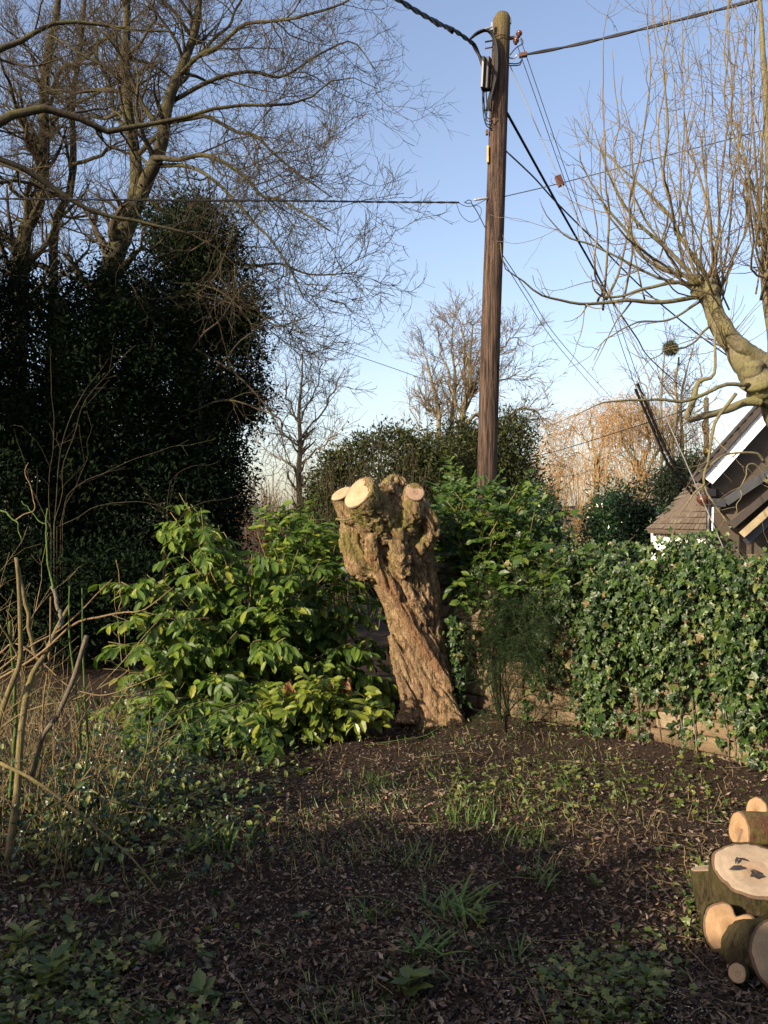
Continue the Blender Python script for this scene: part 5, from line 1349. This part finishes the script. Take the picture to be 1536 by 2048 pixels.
bul = np.clip(.8 + 1.5 * fbm(np.c_[sI * 4.2, zI * 4.2, sI * 0], 2, 120), .12, 2.)
outI = .02 + rng.random(len(sI)) ** .7 * thick * bul
pos = np.stack([wall_pt(a, b_, c) for a, b_, c in zip(sI, zI, outI)])
for k in range(105):                                          # hanging strands
    px_ = rng.choice([rng.normal(1215, 45), rng.normal(1285, 40), rng.normal(1485, 35), rng.uniform(1120, 1560)], p=[.26, .26, .18, .3])
    y_ = wall_depth(px_); s0 = ((px_ - CX) / F * y_ - WA[0]) / WD[0]; z0 = rng.uniform(.8, 1.4); ln_ = rng.uniform(.15, 1.15) * (1 if px_ < 1320 else .75)
    m_ = int(ln_ / .012); tt = np.sort(rng.random(m_)); o0 = rng.uniform(.05, .28)
    ss = s0 + .05 * noise(np.c_[tt * 3, np.full(m_, k * 3.1), tt * 0], 4) + rng.normal(size=m_) * .035; zz = z0 - tt * ln_; oo = o0 * (1 - .5 * tt) + rng.normal(size=m_) * .025
    q_ = zz > .08
    if q_.sum(): pos = np.vstack([pos, np.stack([wall_pt(a, b_, c) for a, b_, c in zip(ss[q_], zz[q_], oo[q_])])])
nt_ = 6000                                                   # the crest on top of the wall
st_ = rng.uniform(.2, 4.0, nt_); zt_ = 1.2 + .24 * np.exp(-((st_ - 2.15) / .28) ** 2) * rng.random(nt_) + rng.random(nt_) * .30 * (1 + .75 * noise(np.c_[st_ * 3.6, st_ * 0, st_ * 0], 14) + .3 * noise(np.c_[st_ * 9, st_ * 0, st_ * 0], 15)); ot_ = rng.uniform(-.5, .12, nt_)
pos = np.vstack([pos, np.stack([wall_pt(a, b_, c) for a, b_, c in zip(st_, zt_, ot_)])])
ne = 260                                                     # ivy up the shaded side of the stump
pe = np.stack([P(a, b_, 7.2 + c) for a, b_, c in zip(rng.normal(912, 9, ne), rng.uniform(1230, 1450, ne), rng.normal(0, .07, ne))])
pos = np.vstack([pos, pe])
nI = len(pos)
ivy = thing('wall_ivy', wall_pt(2, .0, .1), 'dense dark glossy ivy spilling over the limestone wall', 'ivy')
yd = np.array([0, 0, -.7]) + W3[None] * rng.normal(size=(nI, 1)) * .6 + N3[None] * rng.uniform(0, .6, (nI, 1))
zd = N3[None] * .8 + np.array([0, 0, .5]) + rng.normal(size=(nI, 3)) * .62
sz = .022 + .05 * rng.random(nI) ** 1.7
ime = [make_mesh('leaf', IVY[0] * np.array(k), IVY[1], M['ivy'], smooth=False) for k in ((1, 1, 1), (.85, 1, 1.8), (1.1, 1, .4))]
split_leaves('foliage', IVY, ime, pos, yd, zd, sz, M['ivy'], ivy, 300, score=sz + pos[:, 2] * 0 + np.sum((pos - wall_pt(0, 0)) * N3, axis=1) * .1)
iv = []
for k in range(20):
    s0 = rng.uniform(1.0, 3.6); z0 = rng.uniform(-.0, .05); z1 = rng.uniform(.8, 1.4)
    sl_ = rng.normal() * .05; rows = [wall_pt(s0 + sl_ * j / 6 + rng.normal() * .008, z0 + (z1 - z0) * j / 6, .03 + .02 * rng.random()) for j in range(7)]
    iv.append(spline(rows, 16))
for i, p in enumerate(iv):
    Tubes().add(p, np.linspace(.007, .0025, 16) * rng.uniform(.4, 1.2), 5).build('stem', M['stem_grey'], ivy)
c = Tubes(); p1, q1 = spawn(np.stack(iv), np.full((20, 16), .004), 4, perm=True, absl=True, ln=(.1, .4), ang=(30, 80), n=6, wig=.2, trop=-.05, rr=.5, rmin=.0015); c.add(p1, q1, 3)
tp, tr = spawn(np.stack([np.linspace(wall_pt(a, 1.25, -.2), wall_pt(a, 1.35, -.1), 4) for a in np.linspace(.3, 4, 26)]), np.full((26, 4), .004), 2.2, absl=True, ln=(.15, .4), ang=(5, 70), n=6, wig=.15, trop=.05, rr=.7, lp=0, rmin=.0018); c.add(tp, tr, 3)
c.build('runners', M['straw'], ivy, kind='stuff')

# ------------------------------------------------------------------ coppiced thicket at the left edge
def coppice(name, label, d, stems, mat, base, cat='shrub', group=None, dep=0.):
    t = thing(name, base, label, cat, group)
    for rows, mt, r0, r1 in stems:
        p, q = guide(dd(rows, d + rng.normal() * .08, r0 * .92, r1 * .92, d + rng.normal() * .12), 26, None, .007)
        Tubes().add(p, q, 7).build('stem', M[mt or mat], t)
    return t
d = 4.2
coppice('coppiced_shrub', 'cut-back shrub with sawn olive stems and long arching twigs at the left edge', d, [
    ([(33, 1112), (36, 1136), (39, 1206), (41, 1288), (39, 1329), (20, 1380), (0, 1440), (-30, 1560), (-40, 1730)], None, .009, .017),
    ([(38, 1136), (49, 1195), (59, 1257), (72, 1308), (85, 1340)], None, .010, .012),
    ([(139, 1214), (115, 1257), (88, 1312), (62, 1353), (46, 1440), (30, 1600), (15, 1720)], None, .010, .020),
    ([(105, 1175), (115, 1216), (123, 1236), (118, 1255)], 'stem_grey', .010, .011),
    ([(95, 1018), (92, 1045), (93, 1062), (98, 1130), (105, 1178)], 'stem_green', .003, .005),
    ([(42, 1003), (60, 1018), (80, 1042), (92, 1047)], 'stem_green', .002, .003),
    ([(223, 1160), (195, 1187), (170, 1212), (123, 1257), (62, 1288), (0, 1343), (-60, 1390)], 'stem_red', .0025, .006),
    ([(350, 1172), (325, 1190), (300, 1208), (277, 1222), (240, 1224), (197, 1232), (144, 1249), (72, 1316), (0, 1357), (-60, 1400)], 'stem_red', .002, .008),
    ([(230, 1117), (236, 1150), (242, 1190), (240, 1224)], 'stem_red', .002, .003),
    ([(172, 1271), (162, 1312), (150, 1355), (120, 1420), (80, 1490), (60, 1560)], 'stem_grey', .012, .014),
    ([(137, 1171), (139, 1220), (140, 1267), (144, 1318), (155, 1400), (160, 1500)], 'stem_green', .003, .006),
    ([(166, 1175), (167, 1257), (168, 1330), (172, 1430), (174, 1570)], 'stem_green', .003, .007),
    ([(100, 1195), (98, 1288), (88, 1390), (85, 1500), (70, 1640)], 'stem_red', .004, .006),
    ([(22, 1245), (24, 1290), (28, 1350), (30, 1450), (20, 1600)], 'stem_green', .008, .010),
    ([(0, 1022), (12, 1023), (20, 1035), (34, 1042), (37, 1062), (45, 1080)], 'stem_green', .005, .002),
    ([(34, 1042), (55, 1027), (68, 1019), (67, 996), (62, 975), (50, 950), (57, 925)], 'stem_red', .004, .002),
    ([(0, 1310), (40, 1290), (150, 1380), (230, 1385), (330, 1345)], 'stem_red', .005, .002),
    ([(-20, 1470), (60, 1420), (140, 1400), (230, 1360), (260, 1340)], None, .006, .002),
    ([(0, 1250), (30, 1300), (60, 1380), (90, 1440)], 'stem_olive', .005, .004),
], 'stem_olive', np.array([P(20, 1730, d)[0], d, 0]))
# mass of thin stems, dead stalks and small leaves round it
n = 165
b0 = np.c_[rng.uniform(-2.6, -1.25, n), rng.uniform(3.9, 5.2, n), np.zeros(n)]
h = rng.uniform(.35, 1.0, n) * np.clip(1.5 - (b0[:, 0] + 2.4) * .75, .4, 1.4)
L = rng.normal(size=(n, 3)) * .28 * h[:, None]; L[:, 2] = h
p = np.stack([b0 + L * k / 7 + rng.normal(size=(n, 3)) * .012 * k / 7 + np.array([0, 0, -.06]) * (k / 7) ** 2 for k in range(8)], 1)
c = Tubes().add(p, np.linspace(.0032, .0011, 8)[None].repeat(n, 0) * rng.uniform(.6, 1.4, (n, 1)), 5)
p1, q1 = spawn(p, np.full((n, 8), .003), 4, ln=(.2, .5), ang=(20, 65), n=6, wig=.15, trop=.02, rr=.7, rmin=.0014, lp=.2); c.add(p1, q1, 4)
p2, q2 = spawn(p1, q1, 2, ln=(.25, .6), ang=(20, 65), n=5, wig=.2, rr=.7, rmin=.0011); c.add(p2, q2, 3)
o = c.build('bramble_stems', M['straw'], None); tag(o, 'tangle of thin straw coloured stems round the coppiced shrub', 'stems', kind='stuff')
n = 2600
hp_ = np.c_[rng.normal(-1.45, .42, n), rng.normal(4.75, .45, n), np.abs(rng.normal(.22, .2, n))]
hp_ = hp_[(hp_[:, 0] > -2.8) & (hp_[:, 0] < -.55) & (hp_[:, 2] < .85 - (hp_[:, 0] + 2.2) * .35)]
k = fbm(hp_ * 3.2, 2, 77) > -.12
hp_ = hp_[k]; hp_[:, 2] += gz(hp_[:, 0], hp_[:, 1])
hol = thing('holly_seedling', np.array([-1.4, 4.75, 0]), 'low dark glossy holly growth under the arching twigs', 'shrub')
hme = [make_mesh('leaf', HOLLY[0], HOLLY[1], M['holly'], smooth=False)]
split_leaves('foliage', HOLLY, hme, hp_, rng.normal(size=hp_.shape) + np.array([0, -.2, 0]), np.array([-.2, -.5, .9]) + rng.normal(size=hp_.shape) * .4, rng.uniform(.03, .06, len(hp_)), M['holly'], hol, 220)
sp = np.stack([np.linspace([x_ * .6 - .56, y_, 0], [x_, y_ + rng.normal() * .1, z_], 6) for x_, y_, z_ in hp_[rng.integers(0, len(hp_), 40)]])
for q_ in sp: Tubes().add(q_, np.linspace(.005, .002, 6), 5).build('stem', M['stem_green'], hol)
# broad-leaved weeds mixed in
n = 2200
wl = np.c_[rng.normal(-1.5, .5, n), rng.normal(4.6, .6, n), np.abs(rng.normal(.12, .16, n))]
wl = wl[(fbm(wl * 2.5, 2, 99) > -.05) & (wl[:, 0] < -.5)]; wl[:, 2] += gz(wl[:, 0], wl[:, 1])
o = leaves('weeds', ROUND, wl, rng.normal(size=wl.shape), np.array([-.2, -.4, 1.]) + rng.normal(size=wl.shape) * .4, rng.uniform(.025, .055, len(wl)), M['ground_leaf'])
tag(o, 'pale green weeds tangled under the coppiced shrub', 'weeds')

# fallen leaning branch with forked twigs
def fallen(label, rows, mat, r0, r1, d0, d1, subs=()):
    t = thing('fallen_branch', P(rows[0][0], rows[0][1], d0), label, 'branch', 'fallen branches')
    p, q = guide(dd(rows, d0, r0, r1, d1), 22, None, .004); Tubes().add(p, q, 6).build('stem', M[mat], t)
    for rws in subs:
        p, q = guide(dd(rws, (d0 + d1) / 2, r1 * 1.3, r1 * .6), 14, None, .004); Tubes().add(p, q, 5).build('twig', M[mat], t)
fallen('pale leaning branch slanting down from the left edge to the soil', [(0, 1525), (60, 1555), (125, 1600), (200, 1660), (260, 1712), (325, 1795)], 'stem_olive', .009, .003, 3.9, 3.75, ([(245, 1700), (250, 1760), (272, 1800)], [(125, 1600), (60, 1640), (20, 1690)]))
fallen('thin crooked yellow twig forking over dark soil', [(180, 1580), (235, 1605), (290, 1618), (330, 1622), (345, 1655), (325, 1700), (292, 1722)], 'stem_olive', .004, .002, 3.95, 3.85, ([(330, 1622), (380, 1590), (420, 1576)], [(342, 1652), (372, 1682), (346, 1712)], [(325, 1620), (390, 1631)], [(290, 1618), (280, 1650), (272, 1680)], [(318, 1712), (305, 1740), (300, 1790)]))
fallen('short yellow twig lying on shaded soil', [(215, 1825), (260, 1805), (312, 1772)], 'stem_olive', .004, .002, 3.75, 3.8)
fallen('thin bare twig lying before the laurel', [(225, 1484), (310, 1492), (380, 1485), (450, 1455)], 'stem_green', .005, .002, 5.4, 5.6)
fallen('bramble runner with a few leaves at the stump foot', [(740, 1490), (800, 1480), (850, 1470), (900, 1442)], 'stem_green', .004, .0015, 6.5, 6.7, ([(850, 1470), (880, 1490)],))

# ------------------------------------------------------------------ ground cover
def field(n, y0=2.0, y1=8.4, k=.62):
    u = rng.random(n); y = 1 / (1 / y0 + u * (1 / y1 - 1 / y0)); x = rng.uniform(-1, 1, n) * y * k
    ok = wall_dist(x, y) > .03
    x, y = x[ok], y[ok]
    return np.c_[x, y, gz(x, y)]
UPZ = np.array([0, 0, 1.])
def flat_dirs(n, tilt=.3):
    a = rng.uniform(0, 2 * np.pi, n)
    return np.c_[np.cos(a), np.sin(a), rng.normal(size=n) * tilt], UPZ + rng.normal(size=(n, 3)) * tilt * 1.3
g_ = field(115000); g_[:, 2] += rng.random(len(g_)) * .016
yd, zd = flat_dirs(len(g_), .55)
o = leaves('leaf_litter', DIAMOND, g_, yd, zd, .010 + .034 * rng.random(len(g_)) ** 1.8, M['litter']); tag(o, 'dark brown fallen willow leaves covering the soil', 'leaf litter')
g_ = field(5000); g_ = g_[fbm(g_ * np.array([1.6, 1.6, 0]), 2, 301) > .05]; g_[:, 2] += .004 + rng.random(len(g_)) * .015
yd, zd = flat_dirs(len(g_), .5)
o = leaves('broad_leaf_litter', ROUND, g_, yd, zd, rng.uniform(.015, .042, len(g_)), M['litter']); tag(o, 'curled broad brown leaves lying among the litter', 'leaf litter')
g_ = field(44000, 2.0, 7.6); k = fbm(g_ * np.array([1.1, 1.1, 0]), 3, 44) + .25 * fbm(g_ * np.array([5, 5, 0]), 2, 45) > -.02 + rng.random(len(g_)) * .5
g_ = g_[k]; g_[:, 2] += .012 + rng.random(len(g_)) * .006
yd, zd = flat_dirs(len(g_), .3)
o = leaves('wood_chips', DIAMOND, g_, yd, zd, rng.uniform(.004, .014, len(g_)), M['sawdust']); tag(o, 'pale sawdust and wood chips scattered on the soil', 'sawdust')
g_ = field(42000); f_ = fbm(g_ * np.array([1.3, 1.3, 0]), 3, 66)
ox = np.exp(-((g_[:, 0] + 1.3) / .6) ** 2) * .35 + np.exp(-((g_[:, 1] - 6.1) / .7) ** 2) * .2 - .2 * np.clip(4.1 - g_[:, 1], 0, 1) * (g_[:, 0] > -.9) + .1 * np.exp(-((g_[:, 1] - 5.4) / 1.) ** 2)
k = f_ + ox > .0 + rng.random(len(g_)) * .55
g_ = g_[k]; g_[:, 2] += .01 + rng.random(len(g_)) ** 2 * (.05 + .07 * np.clip(g_[:, 1] - 4, 0, 1))
yd, zd = flat_dirs(len(g_), .45)
o = leaves('ground_ivy', IVY, g_, yd, zd, .012 + .032 * rng.random(len(g_)) ** 1.5, M['ground_leaf']); tag(o, 'creeping ivy and nettle leaves dotted over the ground', 'ground ivy')
g_ = field(36000); k = fbm(g_ * np.array([1.0, 1.0, 0]), 3, 166) - .35 * np.clip(3.9 - g_[:, 1], 0, 1) + .22 * np.exp(-((g_[:, 1] - 5.) / 1.) ** 2) > .1 + rng.random(len(g_)) * .5
g_ = g_[k]; a = rng.uniform(0, 2 * np.pi, len(g_))
o = leaves('short_grass', BLADE, g_, np.c_[np.cos(a) * .7, np.sin(a) * .7, np.ones(len(g_)) * .8], np.c_[np.cos(a + 2), np.sin(a + 2), np.ones(len(g_)) * .8], rng.uniform(.03, .08, len(g_)), M['grass']); tag(o, 'sparse short grass blades between the dead leaves', 'grass')
# dead stalks and straw
g_ = field(1000); n = len(g_); yd, zd = flat_dirs(n, .12)
yd = unit(yd); ln_ = rng.uniform(.06, .26, n)
p = np.stack([g_ + yd * (ln_ * k / 5)[:, None] + np.array([0, 0, .015]) + rng.normal(size=(n, 3)) * .002 for k in range(6)], 1)
p[:, :, 2] = np.maximum(p[:, :, 2], gz(p[:, :, 0].ravel(), p[:, :, 1].ravel()).reshape(n, 6) + .006)
c = Tubes().add(p, np.full((n, 6), .0010) * rng.uniform(.5, 1.6, (n, 1)), 4)
g_ = field(520, 3.9, 7.2); n = len(g_)
p = np.stack([g_ + np.c_[rng.normal(size=n) * .02, rng.normal(size=n) * .02, rng.uniform(.05, .14, n)] * k / 4 for k in range(5)], 1)
c.add(p, np.full((n, 5), .0013), 4)
o = c.build('dead_stalks', M['straw'], None); tag(o, 'straw coloured dead stalks scattered over the ground', 'stalks', kind='stuff')

def tuft(px, py, n, ln, spread, label, mat='grass', name='grass_tuft', lean=.6, group='grass tufts on the soil', broad=1.):
    dp = CH * F / (py - HY); x = (px - CX) / F * dp; z = float(gz(x, dp)[0])
    t = thing(name, (x, dp, z), label, 'plant' if name != 'grass_tuft' else 'grass tuft', group)
    a = rng.uniform(0, 2 * np.pi, n); off = rng.normal(size=(n, 2)) * spread
    me = [make_mesh('blade', BLADE[0] * np.array([broad, 1, 1]), BLADE[1], M[mat], smooth=False)]
    for i in range(n):
        l_ = rng.uniform(*ln)
        place('blade', me[0], leaf_matrix((x + off[i, 0], dp + off[i, 1], z - .004), (math.cos(a[i]) * lean, math.sin(a[i]) * lean, 1), (math.cos(a[i]) * -1, math.sin(a[i]) * -1, .5), l_), t)
    return t
tuft(930, 1640, 170, (.05, .11), .11, 'widest clump of fresh green shoots on sunlit soil in front of the stump')
tuft(752, 1562, 90, (.05, .10), .09, 'dense green shoots just in front of the yellow green laurel growth')
tuft(1060, 1695, 70, (.05, .11), .10, 'green tuft midway between the widest clump and the log pile')
tuft(815, 1735, 70, (.05, .12), .10, 'loose grass tuft on the edge of the foreground shade', lean=.8)
tuft(905, 1850, 45, (.12, .22), .06, 'large sprawling grass tuft in the dark foreground', lean=1.4)
tuft(845, 1935, 26, (.10, .18), .04, 'strap-leaved tuft in the dark foreground below the sprawling one', lean=1.5, broad=1.4)
tuft(735, 1860, 16, (.10, .16), .03, 'thin tuft with one bright blade left of the sprawling grass', lean=.7)
tuft(1075, 1770, 26, (.08, .15), .05, 'small grass tuft in half shade towards the logs', lean=1.)
tuft(455, 1700, 24, (.12, .2), .04, 'upright dark grass tuft by the crooked twig', lean=.5, broad=1.2)
tuft(1030, 1925, 14, (.08, .13), .03, 'little grass tuft in the dark foreground nearest the logs', lean=1.)
tuft(395, 1690, 12, (.14, .24), .04, 'few long arching blades beside the fallen branch', lean=1.2, broad=1.2)

def rosette(px, py, n, size, label, tall=.05, mat='ground_leaf', leafb=ROUND):
    dp = CH * F / (py - HY); x = (px - CX) / F * dp; z = float(gz(x, dp)[0])
    t = thing('seedling', (x, dp, z), label, 'plant', 'broad-leaved seedlings')
    me = make_mesh('leaf', leafb[0], leafb[1], M[mat], smooth=False)
    Tubes().add(np.linspace([x, dp, z], [x + .01, dp, z + tall], 5), np.full(5, .003), 5).build('stem', M['stem_green'], t)
    for i in range(n):
        a = 2.4 * i + rng.normal() * .2
        place('leaf', me, leaf_matrix((x, dp, z + tall * (.2 + .8 * i / n)), (math.cos(a), math.sin(a), rng.uniform(.1, .7)), (math.cos(a) * -.3, math.sin(a) * -.3, 1), rng.uniform(*size)), t)
rosette(815, 2000, 9, (.06, .11), 'upright pale green seedling lowest in the foreground', .07)
rosette(400, 2010, 8, (.05, .09), 'leafy seedling low in the dark foreground towards the left', .05)
rosette(310, 1920, 8, (.05, .08), 'green seedling between the lower weeds at left', .06)
rosette(605, 1545, 6, (.06, .10), 'bright lit two-leaved laurel seedling in front of the laurel bush', .04, 'laurel_yellow', LAUREL)
rosette(605, 1845, 6, (.03, .055), 'tiny round-leaved seedling alone in dark soil', .03)
rosette(1190, 1790, 7, (.03, .06), 'small seedling in half shade short of the log pile', .04)
rosette(195, 1820, 8, (.04, .07), 'pale catching seedling near the end of the leaning branch', .05)
rosette(100, 1980, 12, (.06, .10), 'big dark nettle clump in the lower left corner', .10)
rosette(40, 1900, 10, (.05, .09), 'dark nettle clump at the left edge above the corner', .09)
rosette(1295, 1990, 7, (.04, .07), 'grey green leafy seedling below the thin branch log', .05)
rosette(960, 1870, 7, (.04, .07), 'dull leafy seedling right beside the sprawling grass tuft', .06)

# ------------------------------------------------------------------ unseen hedges and conifers added behind and beside the camera to shade the scene
def hedge_mass(name, label, cat, p0, p1, h, wdt, n, leaf, size, mat, seed=0):
    p0, p1 = np.array(p0, float), np.array(p1, float); dr = p1 - p0; Lh = np.linalg.norm(dr); dr = dr / Lh; nn = np.array([-dr[1], dr[0]])
    t = thing(name, (*(p0 + p1) / 2, 0), label, cat)
    s = rng.random(n) * Lh; z = rng.random(n) ** .8
    top = h * (1 + .05 * fbm(np.c_[s * .9, s * 0, s * 0], 3, seed))
    z = z * top; w = (rng.random(n) - .5) * wdt * (1 - .4 * (z / h) ** 3)
    pos = np.c_[p0[0] + dr[0] * s + nn[0] * w, p0[1] + dr[1] * s + nn[1] * w, z]
    leaves('foliage', leaf, pos, rng.normal(size=(n, 3)), rng.normal(size=(n, 3)), rng.uniform(size[0], size[1], n), M[mat], t)
    k = max(int(Lh / .8), 2)
    for i in range(k):
        c = p0 + dr * (i + .5) / k * Lh
        Tubes().add(np.linspace([*c, 0], [*c, h * .8], 5), np.linspace(.05, .02, 5), 6).build('stem', M['stem_grey'], t)
    return t
hedge_mass('shade_hedge', 'unseen hedge added behind the viewpoint to shade the foreground', 'hedge', (-18, -2.4), (-6.2, -2.2), 4.15, .8, 28000, DIAMOND, (.22, .36), 'shrub_leaf', 3)
hedge_mass('low_shade_hedge', 'lower unseen shade hedge added behind the viewpoint, leaving the logs lit', 'hedge', (-6.2, -2.2), (4, -2.0), 3.55, .8, 24000, DIAMOND, (.22, .36), 'shrub_leaf', 5)
for k, (x_, y_, h_, r_) in enumerate(((-8.0, 8.9, 8.0, 1.5), (-8.2, 10.3, 8.2, 1.5), (-8.3, 11.8, 7.8, 1.5))):
    n = 7000
    z = rng.random(n) ** .8 * h_; a = rng.uniform(0, 2 * np.pi, n); rr_ = r_ * (1 - (z / h_) ** 1.8 * .8) * np.sqrt(rng.random(n))
    pos = np.c_[x_ + np.cos(a) * rr_, y_ + np.sin(a) * rr_, z]
    t = thing('shade_conifer', (x_, y_, 0), ('first', 'second', 'third')[k] + ' of three unseen conifers added beyond the left edge to shade the yew', 'tree', 'unseen conifers added for shade')
    Tubes().add(np.linspace([x_, y_, 0], [x_, y_, h_ * .95], 6), np.linspace(.16, .03, 6), 8).build('trunk', M['bark_mossy'], t)
    leaves('crown', DIAMOND, pos, rng.normal(size=(n, 3)) + np.array([0, 0, .6]), rng.normal(size=(n, 3)), rng.uniform(.22, .42, n), M['conifer'], t)

# overall albedo: most base colours scaled down evenly, deepening shade against the stronger sun
for mt in bpy.data.materials:
    if mt.name in ('white_paint', 'white_wall', 'black_cable', 'black_box'): continue
    nt = mt.node_tree
    for nd in list(nt.nodes):
        if nd.type in ('BSDF_PRINCIPLED', 'BSDF_TRANSLUCENT') and nd.inputs[0].is_linked:
            src = nd.inputs[0].links[0].from_socket
            nt.links.new(mix(nt, 1., src, (ALBEDO, ALBEDO, ALBEDO), 'MULTIPLY'), nd.inputs[0])
